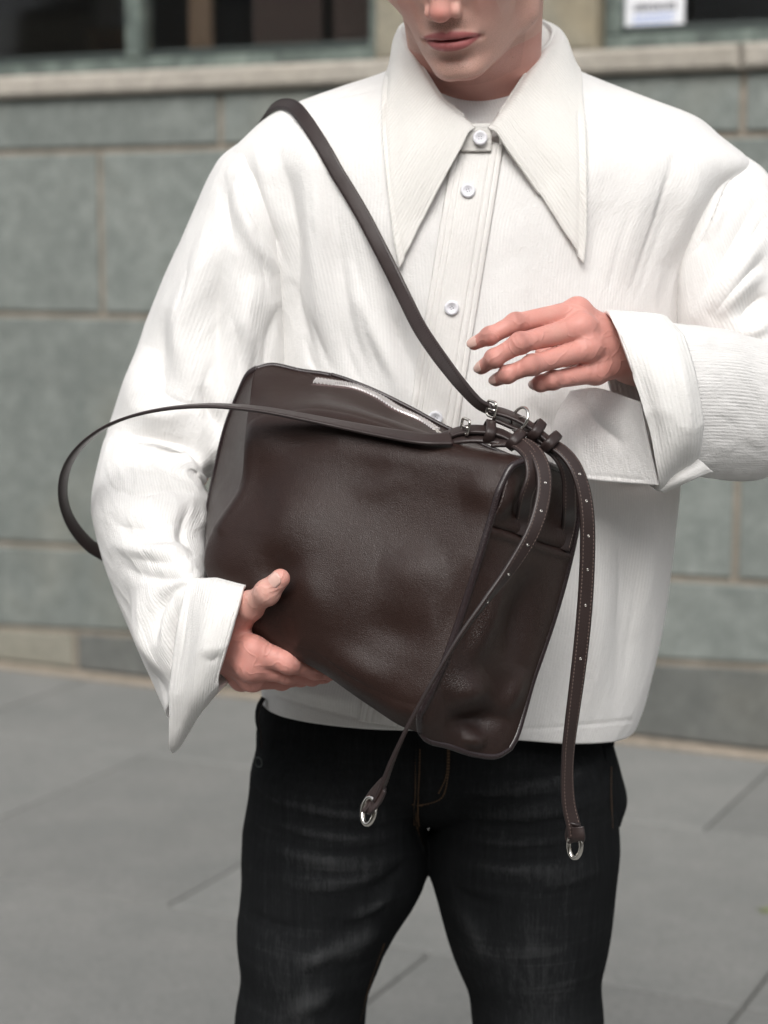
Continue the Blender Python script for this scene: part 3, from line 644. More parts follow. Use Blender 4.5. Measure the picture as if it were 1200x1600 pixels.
# image-left sleeve (wearer's right arm)
SL = [(0, (378, 218, .00), (455, 318, -.02), (0.0, -.060, 0), (0, .085, 0)), (.07, (344, 249, .0), (460, 405, -.02), (0, -.082, 0), (0, .085, 0)), (.18, (300, 342, 0), (464, 500, -.02), (0, -.088, 0), (0, .085, 0)),
      (.32, (250, 452, 0), (460, 590, -.02), (0, -.092, 0), (0, .085, 0)), (.46, (205, 575, -.005), (432, 690, -.03), (0, -.095, .0), (0, .085, 0)), (.575, (172, 668, -.015), (372, 735, -.05), (0, -.085, .0), (0, .08, 0)),
      (.63, (162, 705, -.03), (318, 750, -.08), (0, -.085, .012), (0, .085, 0)), (.70, (147, 790, -.06), (338, 800, -.11), (0, -.09, .028), (0, .085, -.02)), (.78, (158, 858, -.10), (325, 852, -.155), (0, -.085, .04), (0, .08, -.03)),
      (.86, (180, 925, -.15), (326, 888, -.205), (0, -.072, .040), (0, .07, -.03)), (.93, (214, 1010, -.20), (322, 905, -.24), (0, -.062, .030), (0, .06, -.03)), (1, (262, 1120, -.245), (318, 915, -.262), (0, -.045, .016), (0, .05, -.02))]
FOLD_SL = [
    ([(190, 690), (235, 712), (285, 728)], 5, -.004, 'g'), ([(200, 730), (250, 742), (300, 770)], 5, .003, 'g'), ([(165, 760), (210, 772), (270, 765), (320, 780)], 5, -.0035, 'g'), ([(170, 820), (225, 822), (290, 812)], 5, -.003, 'g'), ([(200, 870), (250, 878), (310, 868)], 5, -.003, 'g'),
    ([(395, 350), (410, 410), (420, 470)], 5, -.003, 'g'), ([(300, 400), (290, 470), (262, 540)], 5, -.003, 'g'), ([(360, 480), (372, 540), (372, 600)], 5, -.0035, 'g'), ([(330, 560), (318, 620), (330, 670)], 6, -.0035, 'g'), ([(240, 600), (270, 625), (330, 640)], 5, -.003, 'g'),
    ([(222, 950), (240, 1000), (262, 1050)], 5, -.003, 'g'), ([(270, 930), (276, 980), (276, 1040)], 4, -.003, 'g'), ([(400, 520), (395, 580), (380, 640)], 5, -.003, 'g'),
    ([(455, 300), (462, 420), (455, 560)], 10, -.006, 'g'), ([(360, 275), (395, 340), (430, 400), (450, 440)], 5, -.0045, 'l'), ([(350, 262), (352, 330), (372, 400)], 12, -.007, 'g'),
    ([(370, 300), (400, 380), (435, 430)], 12, .006, 'g'), ([(330, 330), (312, 430), (280, 520), (300, 620)], 20, .011, 'g'), ([(352, 390), (336, 470), (340, 560), (350, 630)], 17, -.012, 'g'),
    ([(400, 430), (385, 500), (400, 580)], 16, .009, 'g'), ([(440, 470), (420, 530), (415, 600)], 10, -.007, 'g'), ([(265, 480), (248, 560), (262, 640)], 22, -.008, 'g'), ([(230, 540), (205, 620), (190, 660)], 18, .008, 'g'),
    ([(178, 674), (210, 680), (255, 690), (290, 702), (308, 735)], 9, -.016, 'g'), ([(172, 698), (225, 702), (275, 715), (305, 760), (328, 795)], 17, .016, 'g'), ([(312, 738), (335, 742), (355, 735)], 14, -.020, 'g'),
    ([(380, 640), (350, 690), (330, 715)], 12, .010, 'g'), ([(310, 600), (330, 650), (370, 690)], 12, -.009, 'g'), ([(200, 640), (250, 650), (300, 640)], 16, .007, 'g'),
    ([(160, 800), (210, 835), (270, 840), (325, 825)], 22, -.007, 'g'), ([(165, 845), (230, 860), (310, 850)], 14, .009, 'g'), ([(300, 780), (290, 830), (310, 870)], 12, -.007, 'g'),
    ([(180, 880), (225, 900), (275, 900), (322, 885)], 12, -.006, 'g'), ([(252, 1010), (245, 960), (262, 922), (310, 908)], 8, -.012, 'g'), ([(215, 920), (225, 985), (250, 1030), (275, 1060)], 17, .012, 'g'),
    ([(195, 900), (205, 970), (235, 1040)], 10, -.005, 'g'), ([(262, 935), (258, 985), (268, 1035)], 9, .006, 'g'), ([(230, 1040), (250, 1075), (268, 1110)], 12, -.005, 'g'), ([(285, 945), (283, 1000), (276, 1060)], 8, -.008, 'g')]
def sleeve(name, S, folds, seed, nu=300, nv=380, amp=.0018):
    G = tube(S, nu, nv, 2.15); uv = grid_uv(G, True); N = grid_normals(G, True)
    mid = G[:, nv//2].mean(0); N = N if ((G[:, nv//2]-mid)*N[:, nv//2]).sum() > 0 else -N
    G = G+N*(ripple(uv[:, 0].reshape(nu, nv), uv[:, 1].reshape(nu, nv), 16, (3, 10), (1.5, 6), seed)*amp+ripple(uv[:, 0].reshape(nu, nv), uv[:, 1].reshape(nu, nv), 18, (14, 40), (4, 14), seed+20)*.0009)[..., None]
    G = sculpt(G, folds, True, N=N); o = grid_obj(name, G, M_SLV, shirt, True, uv, .0016); return o, G
sl1, GL = sleeve('sleeve', SL, FOLD_SL, 5)
SR = [(0, (1130, 226, .0), (1040, 370, -.03), (-.0, -.055, 0), (.0, .085, 0)), (.08, (1184, 258, .0), (1052, 470, -.035), (-.01, -.078, 0), (.02, .085, 0)), (.24, (1225, 330, 0), (1062, 560, -.035), (0, -.088, 0), (0, .085, 0)),
      (.42, (1290, 460, 0), (1120, 640, -.03), (0, -.088, 0), (0, .08, 0)), (.56, (1345, 590, -.01), (1190, 700, -.04), (0, -.075, 0.01), (0, .075, 0)), (.66, (1320, 640, -.05), (1230, 772, -.06), (-.02, -.06, .01), (.03, .06, 0)),
      (.75, (1235, 560, -.12), (1222, 742, -.12), (0, -.065, .01), (0, .06, 0)), (.84, (1160, 522, -.165), (1170, 752, -.16), (0, -.065, .01), (0, .06, 0)), (.92, (1095, 510, -.205), (1110, 748, -.20), (0, -.06, .008), (0, .055, 0)), (1, (1034, 499, -.235), (1054, 738, -.240), (0, -.050, .0), (0, .045, 0))]
FOLD_SR = [
    ([(1200, 330), (1165, 385), (1125, 440)], 5, -.003, 'g'), ([(1195, 400), (1150, 445), (1110, 500)], 5, -.003, 'g'), ([(1100, 545), (1135, 560), (1200, 565)], 5, -.0025, 'g'), ([(1095, 640), (1150, 650), (1205, 640)], 4, -.002, 'g'), ([(1100, 700), (1150, 706), (1200, 690)], 5, -.0025, 'g'), ([(1165, 540), (1175, 600), (1165, 660)], 6, -.0025, 'g'),
    ([(1178, 256), (1138, 285), (1112, 345), (1086, 390), (1066, 412)], 5, -.004, 'l'), ([(1130, 300), (1125, 330), (1100, 380)], 8, .005, 'g'), ([(1190, 300), (1150, 370), (1110, 440), (1080, 490)], 18, -.008, 'g'),
    ([(1200, 360), (1160, 410), (1120, 470), (1105, 490)], 16, .010, 'g'), ([(1200, 420), (1165, 445), (1120, 500)], 12, .008, 'g'), ([(1200, 455), (1170, 480), (1150, 505)], 13, -.010, 'g'), ([(1205, 500), (1180, 515), (1150, 520)], 10, .006, 'g'),
    ([(1098, 520), (1130, 570), (1152, 595)], 8, -.006, 'l'), ([(1135, 530), (1150, 570), (1150, 620)], 14, .007, 'g'), ([(1090, 595), (1140, 605), (1200, 600)], 10, -.005, 'g'), ([(1160, 640), (1160, 700), (1150, 735)], 22, .006, 'g'), ([(1100, 660), (1150, 672), (1200, 668)], 14, -.003, 'g'), ([(1100, 725), (1150, 728), (1200, 705)], 12, -.005, 'g'), ([(1180, 560), (1195, 600), (1205, 640)], 10, .004, 'g')]
sl2, GR = sleeve('sleeve', SR, FOLD_SR, 9)
# cuffs: turned back bands
def cuff(rings, folds, nu=200, nv=60, ex=2.1, thick=.0035):
    G = tube(rings, nu, nv, ex); uv = grid_uv(G, True); N = grid_normals(G, True); mid = G[:, nv//2].mean(0)
    N = N if ((G[:, nv//2]-mid)*N[:, nv//2]).sum() > 0 else -N
    G = G+N*(ripple(uv[:, 0].reshape(nu, nv), uv[:, 1].reshape(nu, nv), 10, (6, 18), (3, 9), 4)*.0022)[..., None]
    G = sculpt(G, folds, True, N=N); return grid_obj('cuff', G, M_CUFF, shirt, True, uv, thick, offset=0)
cuff([(0, (300, 902, -.272), (270, 1172, -.262), (-.004, -.040, .004), (.0, .05, 0)), (.12, (304, 905, -.276), (277, 1164, -.266), (0, -.043, 0), (0, .052, 0)), (.5, (338, 909, -.30), (303, 1122, -.285), (0, -.045, 0), (0, .055, 0)), (1, (382, 918, -.318), (338, 1076, -.302), (0, -.036, 0), (.015, .05, -.004))],
     [([(374, 926), (354, 1000), (336, 1064)], 2.5, -.0012, 'n'), ([(300, 912), (290, 1000), (280, 1090)], 6, -.003, 'g'), ([(330, 940), (318, 1040), (300, 1110)], 16, .003, 'g'), ([(345, 1020), (330, 1030), (318, 1025)], 5, -.002, 'g'), ([(296, 940), (285, 1050), (275, 1130)], 8, .003, 'g')])
cuff([(0, (1044, 497, -.238), (1084, 714, -.245), (.006, -.056, .0), (0, .05, 0)), (.12, (1036, 494, -.240), (1078, 722, -.247), (.005, -.060, 0), (0, .05, 0)), (.55, (990, 489, -.246), (1050, 742, -.252), (.002, -.062, 0), (-.004, .05, 0)), (1, (946, 487, -.252), (1024, 764, -.255), (.004, -.050, .0), (-.010, .045, -.004))],
     [([(954, 494), (984, 560), (996, 640), (1013, 735)], 2.5, -.0012, 'n'), ([(1030, 500), (1062, 580), (1074, 650), (1070, 710)], 9, .003, 'g'), ([(1000, 560), (1020, 650), (1040, 730)], 18, -.003, 'g')])
# the unbuttoned rest of that cuff hanging open behind the hand
fa_ = coonsq = None
tl_ = spline(PP([(893, 612, -.168), (930, 607, -.185), (1002, 628, -.262)]), 40); bl_ = spline(PP([(868, 742, -.200), (935, 751, -.225), (1030, 758, -.275)]), 40)
lf_ = spline(PP([(893, 612, -.168), (868, 655, -.178), (862, 700, -.190), (868, 742, -.200)]), 50); rt_ = spline(PP([(1002, 628, -.262), (1015, 690, -.27), (1030, 758, -.275)]), 50)
uu_ = np.linspace(0, 1, 40)[:, None, None]; vv_ = np.linspace(0, 1, 50)[None, :, None]
GFl = (1-vv_)*tl_[:, None]+vv_*bl_[:, None]+(1-uu_)*lf_[None]+uu_*rt_[None]-((1-uu_)*(1-vv_)*tl_[0]+uu_*(1-vv_)*tl_[-1]+(1-uu_)*vv_*bl_[0]+uu_*vv_*bl_[-1])
GFl = sculpt(GFl, [([(910, 615), (930, 660), (985, 700)], 12, -.006, 'g'), ([(890, 640), (900, 690), (905, 740)], 14, .004, 'g'), ([(880, 741), (940, 744), (1005, 750)], 2.5, -.001, 'n')])
grid_obj('cuff_flap', GFl, M_CL, shirt, thick=.002)
e0 = spline(PP([(1022, 760, -.262), (1050, 740, -.268), (1082, 714, -.262)]), 24); e1 = spline(PP([(1036, 766, -.262), (1075, 748, -.27), (1112, 735, -.255)]), 24)
grid_obj('cuff_flap', np.stack([e0*(1-t)+e1*t+np.array([0, -.006, 0])*math.sin(PI*t) for t in np.linspace(0, 1, 14)], 1), M_CUFF, shirt, thick=.003)
# placket strip
def PLX(y): return 750-.1625*(y-215)
prof = [(-38, 0), (-36, .0014), (-31, .0016), (-29.5, .0006), (-27, .0018), (-22, .0020), (-20, .0010), (-17, .0022), (0, .0024), (17, .0022), (19, .0010), (22, .0024), (27, .0022), (29, .0008), (31, .0016), (35, .0012), (37, 0)]
pxs = np.array([a for a, b in prof]); pzs = np.array([b for a, b in prof]); off_ = np.linspace(-38, 37, 60); zz = np.interp(off_, pxs, pzs)
rowsP = []
for y in np.linspace(222, 1151, 260):
    row = []
    for o_, z_ in zip(off_, zz):
        p_, n_ = surf(PLX(y)+o_, y+o_*.16, .0012+z_*.95)
        row.append(p_ if p_ is not None else np.full(3, np.nan))
    rowsP.append(row)
GP = np.array(rowsP)
okr = ~np.isnan(GP).any((1, 2)); GP = GP[okr]
for _ in range(2): GP[1:-1] = (GP[:-2]+2*GP[1:-1]+GP[2:])/4
grid_obj('placket', GP.transpose(1, 0, 2), M_PLK, shirt, thick=.001)
# collar
CPN = [(742, 194, -.128), (730, 182, -.125), (712, 167, -.120), (693, 150, -.112), (674, 122, -.098), (657, 93, -.078), (643, 66, -.05), (636, 48, -.015), (645, 34, .03), (690, 22, .07), (745, 16, .08), (800, 19, .07), (842, 28, .035), (862, 42, -.005), (859, 60, -.035), (844, 78, -.062), (820, 112, -.090), (790, 157, -.114), (776, 177, -.123), (763, 194, -.128)]
CPO = [(625, 420, 0), (617, 375, 0), (609, 320, 0), (603, 262, 0), (598, 205, 0), (597, 160, -.100), (601, 125, -.062), (612, 102, -.01), (630, 88, .05), (680, 82, .095), (745, 80, .105), (815, 82, .095), (866, 100, .06), (888, 108, .012), (903, 118, -.038), (909, 150, -.085), (913, 213, 0), (914, 290, 0), (912, 360, 0), (908, 413, 0)]
def onsurf(x, y, Y, off):
    if Y != 0: 
        p_ = P(x, y, Y); s_, n_ = surf(x, y, off)
        return s_ if (s_ is not None and s_[1] < p_[1]) else p_
    s_, n_ = surf(x, y, off); return s_ if s_ is not None else P(x, y, -.13)
A3 = PP(CPN); O3 = np.array([onsurf(x_, y_, Y_, .006) for x_, y_, Y_ in CPO])
ns_, ntc = 240, 48
tpar = np.arange(len(CPN)); As = spline(A3, ns_, t=tpar); Os = spline(O3, ns_, t=tpar)
GC = np.empty((ns_, ntc, 3))
for i in range(ns_):
    for j in range(ntc):
        t = j/(ntc-1); q = As[i]*(1-t)+Os[i]*t
        x_, y_ = proj(q)
        GC[i, j] = q
cen = np.array([P(752, 120, 0)[0], 0, 0])
outd = GC.copy(); outd[..., 0] -= cen[0]; outd[..., 2] = 0; outd = unit(outd)
tt = np.linspace(0, 1, ntc)[None, :, None]
GC = GC+outd*(.010*np.sin(PI*tt**.6)*(1-tt)**.5)+np.array([0, 0, 1])*(.006*np.exp(-(tt/.06)**2)*-1+.004*np.exp(-((tt-.06)/.07)**2))
# keep the leaf above the shirt
for i in range(ns_):
    for j in range(2, ntc):
        x_, y_ = proj(GC[i, j]); s_, n_ = surf(x_, y_, .0045+.003*(1-j/ntc))
        if s_ is not None and GC[i, j, 1] < -.04 and s_[1] < GC[i, j, 1]: GC[i, j] = s_
for _ in range(3):
    K_ = GC.copy(); K_[1:-1, 1:-1] = (GC[:-2, 1:-1]+GC[2:, 1:-1]+GC[1:-1, :-2]+GC[1:-1, 2:]+4*GC[1:-1, 1:-1])/8; GC = K_
for _ in range(25):
    K_ = GC.copy(); a_, b_ = int(ns_*.58), int(ns_*.78)
    K_[a_:b_, 1:] = (GC[a_-1:b_-1, 1:]+GC[a_+1:b_+1, 1:]+2*GC[a_:b_, 1:])/4; K_[a_:b_, 1:-1] = (K_[a_:b_, :-2]+K_[a_:b_, 2:]+2*K_[a_:b_, 1:-1])/4; GC = K_
GC = sculpt(GC, [([(632, 408), (612, 300), (604, 190), (607, 120)], 3, -.0012, 'n'), ([(630, 412), (690, 300), (735, 205)], 3, -.0012, 'n'), ([(903, 405), (905, 300), (902, 180)], 3, -.0012, 'n'), ([(902, 400), (850, 310), (772, 200)], 3, -.0012, 'n'), ([(680, 170), (650, 260), (640, 350)], 30, .004, 'g'), ([(860, 130), (880, 230), (890, 330)], 25, .003, 'g')])
grid_obj('collar', GC, M_CLV, shirt, thick=.0032, offset=0)
# collar stand with the top button
CS = []
for i in range(16, ns_-16):
    a = As[i]; dn = np.array([0, .0, -.034]); ou = unit(np.array([a[0]-cen[0], a[1], 0]))
    f_ = min(i, ns_-1-i)/ns_; CS.append([a-ou*.002+dn*t+ou*(.002+.010*t) for t in np.linspace(.02, 1, 8)])
CS = np.array(CS)
grid_obj('collar_stand', CS, M_CLV, shirt, thick=.0025, offset=0)
tb = [[P(a, b, -.1262-.0015*math.sin(PI*k/11)) for k, a in enumerate(np.linspace(721-.04*(b-196), 769-.04*(b-196), 12))] for b in np.linspace(193, 237, 14)]
grid_obj('collar_stand', np.array(tb), M_CLV, shirt, thick=.0025, offset=0)
# undershirt
TR_ = spline(PP([(690, 146, -.03), (708, 158, -.066), (727, 161, -.082), (750, 162, -.088), (772, 160, -.083), (790, 156, -.066), (812, 142, -.03), (815, 120, .03), (752, 105, .07), (690, 120, .03)]), 120, True)
cenT = TR_.mean(0); ouT = unit((TR_-cenT)*np.array([1, 1, 0])); GT = np.stack([TR_+ouT*(.001+.022*t)+np.array([0, 0, -.055*t+(.0015 if .0 < t < .25 else 0)]) for t in np.linspace(0, 1, 24)], 1)
undershirt = grid_obj('undershirt', GT, M_TEE, person, True, thick=.0022, offset=0)
# buttons
def button_mesh():
    pr = [(0, .0016), (.0028, .0016), (.0034, .0023), (.0045, .0027), (.0055, .0024), (.0061, .0014), (.0060, .0004), (.005, 0)]; n = 36; V = []; Fc = []; mi = []
    for r_, z_ in pr:
        V += [(r_*math.cos(2*PI*k/n), r_*math.sin(2*PI*k/n), z_) for k in range(n)]
    for i in range(len(pr)-1):
        for k in range(n): Fc.append([i*n+k, (i+1)*n+k, (i+1)*n+(k+1) % n, i*n+(k+1) % n]); mi.append(0)
    for a in range(4):
        cx, cy = .00125*math.cos(PI/4+a*PI/2), .00125*math.sin(PI/4+a*PI/2); b = len(V); V += [(cx+.00058*math.cos(2*PI*k/10), cy+.00058*math.sin(2*PI*k/10), .00175) for k in range(10)]; Fc.append(list(range(b, b+10))); mi.append(1)
    m_ = mesh('button', V, Fc); m_.materials.append(M_BTN); m_.materials.append(M_HOLE); m_.polygons.foreach_set('material_index', mi); m_.polygons.foreach_set('use_smooth', [True]*len(Fc)); return m_
BTM = button_mesh()
for i, (x_, y_) in enumerate([(750, 216), (731, 300), (706, 481), (681, 653), (655, 805), (628, 960), (606, 1105)]):
    p_, n_ = surf_s(x_, y_, .0046)
    if i == 0: p_ = P(750, 216, -.1312); n_ = np.array([0, -.97, .2])
    o = bpy.data.objects.new('button', BTM); COL.objects.link(o); o.parent = shirt
    o.matrix_world = Matrix.Translation(p_) @ Vector(n_).to_track_quat('Z', 'Y').to_matrix().to_4x4() @ Matrix.Scale(1.18, 4) @ Matrix.Rotation(.3*i, 4, 'Z')

# ------------------------------------------------------------------ trousers
def jeans_sdf(p):
    d = d_ell(p, P(680, 1150, .005).astype(np.float32), (.192, .126, .094)); d = smin(d, d_ell(p, P(680, 1060, .005).astype(np.float32), (.182, .12, .12)), .03)
    d = smax(d, (p[:, 2]-P(672, 1085, 0)[2]).astype(np.float32), .004)
    for J, Rr in (([(527, 1225, .0), (522, 1340, -.003), (487, 1455, -.008), (468, 1600, -.01), (455, 2000, .01), (450, 2230, .03)], [(.094, .122), (.0937, .112), (.0735, .10), (.063, .09), (.062, .08), (.07, .085)]),
                  ([(826, 1225, .0), (818, 1340, -.003), (826, 1440, -.006), (841, 1600, -.01), (860, 2000, .01), (868, 2230, .03)], [(.0955, .122), (.0957, .112), (.082, .10), (.0635, .09), (.062, .08), (.07, .085)])):
        J = [P(*q) for q in J]
        e = None
        for a, b, ra, rb in zip(J[:-1], J[1:], Rr[:-1], Rr[1:]):
            a = a.astype(np.float32); b = b.astype(np.float32); ba = b-a; t = np.clip(((p-a)@ba)/(ba@ba), 0, 1); q = p-a-t[:, None]*ba
            rx = ra[0]+(rb[0]-ra[0])*t; ry_ = ra[1]+(rb[1]-ra[1])*t; k = np.sqrt((q[:, 0]/rx)**2+(q[:, 1]/ry_)**2+(q[:, 2]/rx)**2); f = (k-1)*np.minimum(rx, ry_)
            e = f if e is None else smin(e, f, .03)
        d = smin(d, e, .007)
    d = smax(d, (.03-p[:, 2]).astype(np.float32), .004)
    return d.astype(np.float32)
jv, jf = surface_nets(jeans_sdf, (-.36, -.25, .0), (.36, .25, .96), .004, B=8, lip=2.2)
E2 = np.array([jf[:, [0, 1]], jf[:, [1, 2]], jf[:, [2, 3]], jf[:, [3, 0]]]).reshape(-1, 2)
def vnormals(V, Fq):
    n = np.zeros_like(V); fn = np.cross(V[Fq[:, 2]]-V[Fq[:, 0]], V[Fq[:, 3]]-V[Fq[:, 1]])
    for k in range(4): np.add.at(n, Fq[:, k], fn)
    return unit(n)
jn = vnormals(jv, jf)
FOLD_J = [([(410, 1240), (480, 1262), (570, 1275), (640, 1268)], 9, .004, 'g'), ([(400, 1275), (480, 1300), (570, 1310), (650, 1295)], 9, .004, 'g'), ([(395, 1310), (470, 1338), (560, 1350), (640, 1330)], 10, .005, 'g'), ([(410, 1365), (490, 1385), (560, 1375), (630, 1340)], 10, .004, 'g'),
          ([(690, 1230), (770, 1235), (860, 1225), (940, 1200)], 9, .004, 'g'), ([(690, 1265), (780, 1272), (870, 1265), (950, 1240)], 9, .004, 'g'), ([(690, 1300), (780, 1315), (880, 1310), (950, 1290)], 10, .0025, 'g'), ([(700, 1345), (790, 1360), (880, 1358), (945, 1335)], 9, .004, 'g'), ([(820, 1385), (890, 1375), (950, 1350)], 8, .003, 'g'),
          ([(520, 1500), (560, 1470), (600, 1440)], 16, .007, 'g'), ([(460, 1515), (510, 1490), (550, 1465)], 12, .006, 'g'), ([(440, 1590), (480, 1570), (530, 1540)], 16, .006, 'g'), ([(700, 1400), (740, 1450), (760, 1520)], 14, .005, 'g'),
          *[([(395+r*4, 1225+r*17), (470, 1243+r*18), (560, 1254+r*17), (640, 1246+r*13)], 4, .0016, 'g') for r in range(8)], *[([(690+r*3, 1212+r*18), (780, 1222+r*19), (880, 1214+r*19), (955-r*3, 1190+r*19)], 4, .0016, 'g') for r in range(9)],
          ([(560, 1400), (600, 1380), (640, 1340)], 6, -.004, 'g'), ([(530, 1440), (580, 1420), (625, 1385)], 7, .004, 'g'), ([(690, 1370), (730, 1400), (790, 1420)], 7, -.003, 'g'), ([(385, 1420), (430, 1445), (480, 1450)], 7, -.003, 'g'),
          ([(660, 1150), (655, 1220), (650, 1300), (664, 1335)], 6, -.004, 'g'), ([(640, 1250), (660, 1300), (668, 1330)], 12, -.004, 'g'), ([(940, 1170), (950, 1240), (958, 1290)], 6, -.004, 'g')]
jd = sculpt(jv[None].repeat(1, 0), FOLD_J, True, N=jn[None])[0]
fade = np.clip(((jd-jv)*jn).sum(1)/.005, -.3, 1)
jd = jd+jn*(np.random.RandomState(2).randn(len(jd))*0)[:, None]
q2 = proj(jd); fade = fade*.55+.34*np.exp(-((q2[:, 0]-840)/60)**2)*sm(q2[:, 1]-1400, 160)+.30*np.exp(-((q2[:, 0]-450)/50)**2)*sm(q2[:, 1]-1420, 160)
mj = mesh('trousers', jd, jf); attr(mj, 'fade', np.clip(fade, 0, 1)); trousers = link('trousers', mj, M_DEN, person)
jb = BVHTree.FromPolygons([tuple(q) for q in jd], jf.tolist())
def jsurf(x_, y_, off=.001):
    d = Vector(ray(x_, y_)).normalized(); h = jb.ray_cast(Vector(CAM), d)
    return (None, None) if h[0] is None else (np.array(h[0])+np.array(h[1] if h[1].dot(d) < 0 else -h[1])*off, np.array(h[1] if h[1].dot(d) < 0 else -h[1]))

# ------------------------------------------------------------------ sweeps, tubes, stitches
def tube_path(pts, r, nseg=10, closed=False):
    p = np.asarray(pts, float); n = len(p)
    T = unit(np.roll(p, -1, 0)-np.roll(p, 1, 0)) if closed else unit(np.gradient(p, axis=0))
    u = np.array([0, -1, 0.]) if abs(T[0][1]) < .9 else np.array([1., 0, 0]); G = []
    rr = np.broadcast_to(np.asarray(r, float), (n,))
    for i in range(n):
        u = unit(u-T[i]*(u@T[i])); v = np.cross(T[i], u); th = np.arange(nseg)/nseg*2*PI
        G.append(p[i]+rr[i]*(np.cos(th)[:, None]*u+np.sin(th)[:, None]*v))
    G = np.array(G); V = G.reshape(-1, 3); Fc = []
    for i in range(n if closed else n-1):
        for k in range(nseg): Fc.append([i*nseg+k, i*nseg+(k+1) % nseg, ((i+1) % n)*nseg+(k+1) % nseg, ((i+1) % n)*nseg+k])
    if not closed: Fc += [list(range(nseg))[::-1], [(n-1)*nseg+k for k in range(nseg)]]
    return V, Fc
def tube_obj(name, pts, r, m, parent, nseg=10, closed=False):
    V, Fc = tube_path(pts, r, nseg, closed); return link(name, mesh(name, V, Fc), m, parent)
def strap(name, pts, wdir, wid, th, m, parent, n=160, holes=None):
    """flat leather strap: pts 3D control points, wdir width vectors per point, rounded edges (edge faces get the edge colour)"""
    p = spline(pts, n); W = spline(wdir, n) if len(wdir) > 1 else np.repeat(np.asarray(wdir, float), n, 0); T = unit(np.gradient(p, axis=0))
    wd = np.interp(np.linspace(0, 1, n), np.linspace(0, 1, len(wid)), wid) if hasattr(wid, '__len__') else np.full(n, wid)
    W = unit(W-T*(W*T).sum(1, keepdims=True)); Nn = np.cross(T, W)
    if (Nn[n//2]@(CAM-p[n//2])) < 0: Nn = -Nn
    prf = [(-.5, -.5+.28), (-.5, .5-.28), (-.46, .5), (-.3, .56), (0, .58), (.3, .56), (.46, .5), (.5, .5-.28), (.5, -.5+.28), (.46, -.5), (0, -.5), (-.46, -.5)]
    G = np.stack([p+W*(a*wd)[:, None]+Nn*(b*th) for a, b in prf], 1); k = len(prf); V = G.reshape(-1, 3); Fc = []; mi = []
    for i in range(n-1):
        for j in range(k): Fc.append([i*k+j, i*k+(j+1) % k, (i+1)*k+(j+1) % k, (i+1)*k+j]); mi.append(1 if j in (0, 11, 7, 8, 1, 6) and j in (0, 7, 8, 11) else 0)
    Fc += [list(range(k))[::-1], [(n-1)*k+j for j in range(k)]]; mi += [1, 1]
    me_ = mesh(name, V, Fc); me_.materials.append(m); me_.materials.append(M_EDGE); me_.polygons.foreach_set('material_index', mi)
    o = link(name, me_, None, parent); return o, p, W, Nn, wd
def stitches(name, p, nrm, parent, m, step=.0034, ln=.0022, r=.00035):
    """row of short thread stitches along p, joined into one small-detail part"""
    p = np.asarray(p, float); d = np.concatenate([[0], np.cumsum(np.linalg.norm(np.diff(p, axis=0), axis=1))]); V, Fc = [], []
    for s in np.arange(step, d[-1]-step, step):
        a = np.array([np.interp(s, d, p[:, k]) for k in range(3)]); b = np.array([np.interp(s+ln, d, p[:, k]) for k in range(3)]); n_ = unit(np.array([np.interp(s, d, nrm[:, k]) for k in range(3)]))
        t = unit(b-a); w_ = np.cross(t, n_)*r*1.3; u_ = n_*r*1.5; k = len(V)
        V += [a-w_, a+w_, (a+b)/2-w_+u_, (a+b)/2+w_+u_, b-w_, b+w_]; Fc += [[k, k+1, k+3, k+2], [k+2, k+3, k+5, k+4]]
    if not V: return None
    o = link(name, mesh(name, V, Fc), m, parent, smooth=False); o['kind'] = 'stuff'; return o

# trousers details: fly stitching, side seam, belt loop
def jline(pts, n=60, off=.0012):
    q = spline(np.array(pts, float), n); out = [jsurf(a, b, off) for a, b in q]; out = [(a, b) for a, b in out if a is not None]
    return np.array([a for a, b in out]), np.array([b for a, b in out])
for pts in ([(650, 1165), (648, 1230), (646, 1290)], [(656, 1165), (655, 1230), (654, 1290)], [(702, 1165), (700, 1210), (690, 1245), (660, 1256), (645, 1257)], [(700, 1165), (697, 1212), (684, 1241)], [(600, 1470), (575, 1540), (560, 1600)], [(955, 1170), (953, 1230), (956, 1300)], [(640, 1255), (665, 1258)], [(648, 1262), (652, 1300), (662, 1330)]):
    a, b = jline(pts); stitches('stitching', a, b, trousers, M_OTHR, .0032, .0024, .0005)
a, b = jline([(650, 1160), (650, 1230), (648, 1290), (663, 1334)], 60, .0006); tube_obj('fly_seam', a, .0016, M_DEN, trousers, 6)
# hip pocket edge bulge on the right outline, belt loop on the left with a small ring
pb = PP([(955, 1160, -.02), (968, 1205, -.01), (978, 1255, .0), (966, 1288, .005)])
GPk = np.stack([spline(pb, 24), spline(PP([(940, 1165, -.05), (948, 1210, -.05), (950, 1255, -.05), (952, 1290, -.04)]), 24)], 0)
grid_obj('pocket', np.stack([GPk[0]*(1-t)+GPk[1]*t+np.array([.004, -.006, 0])*math.sin(PI*t) for t in np.linspace(0, 1, 10)], 0), M_DEN, trousers, thick=.003, offset=0)
lp = spline(PP([(412, 1090, -.06), (404, 1105, -.062), (402, 1130, -.06), (408, 1160, -.06), (402, 1182, -.055)]), 40)
strap('belt_loop', lp[::8], [np.array([.3, -1, 0])], .010, .0025, M_DEN, trousers, 40)
rg = empty('key_ring', 'small metal ring hanging from the belt loop at the hip of the jeans', 'ring')
c_ = P(404, 1191, -.058); th = np.arange(28)/28*2*PI
tube_obj('ring', [c_+.0050*(math.cos(a)*np.array([.75, -.6, 0])+math.sin(a)*np.array([0, 0, 1])) for a in th],   .0008, M_FRD, rg, 8, True)
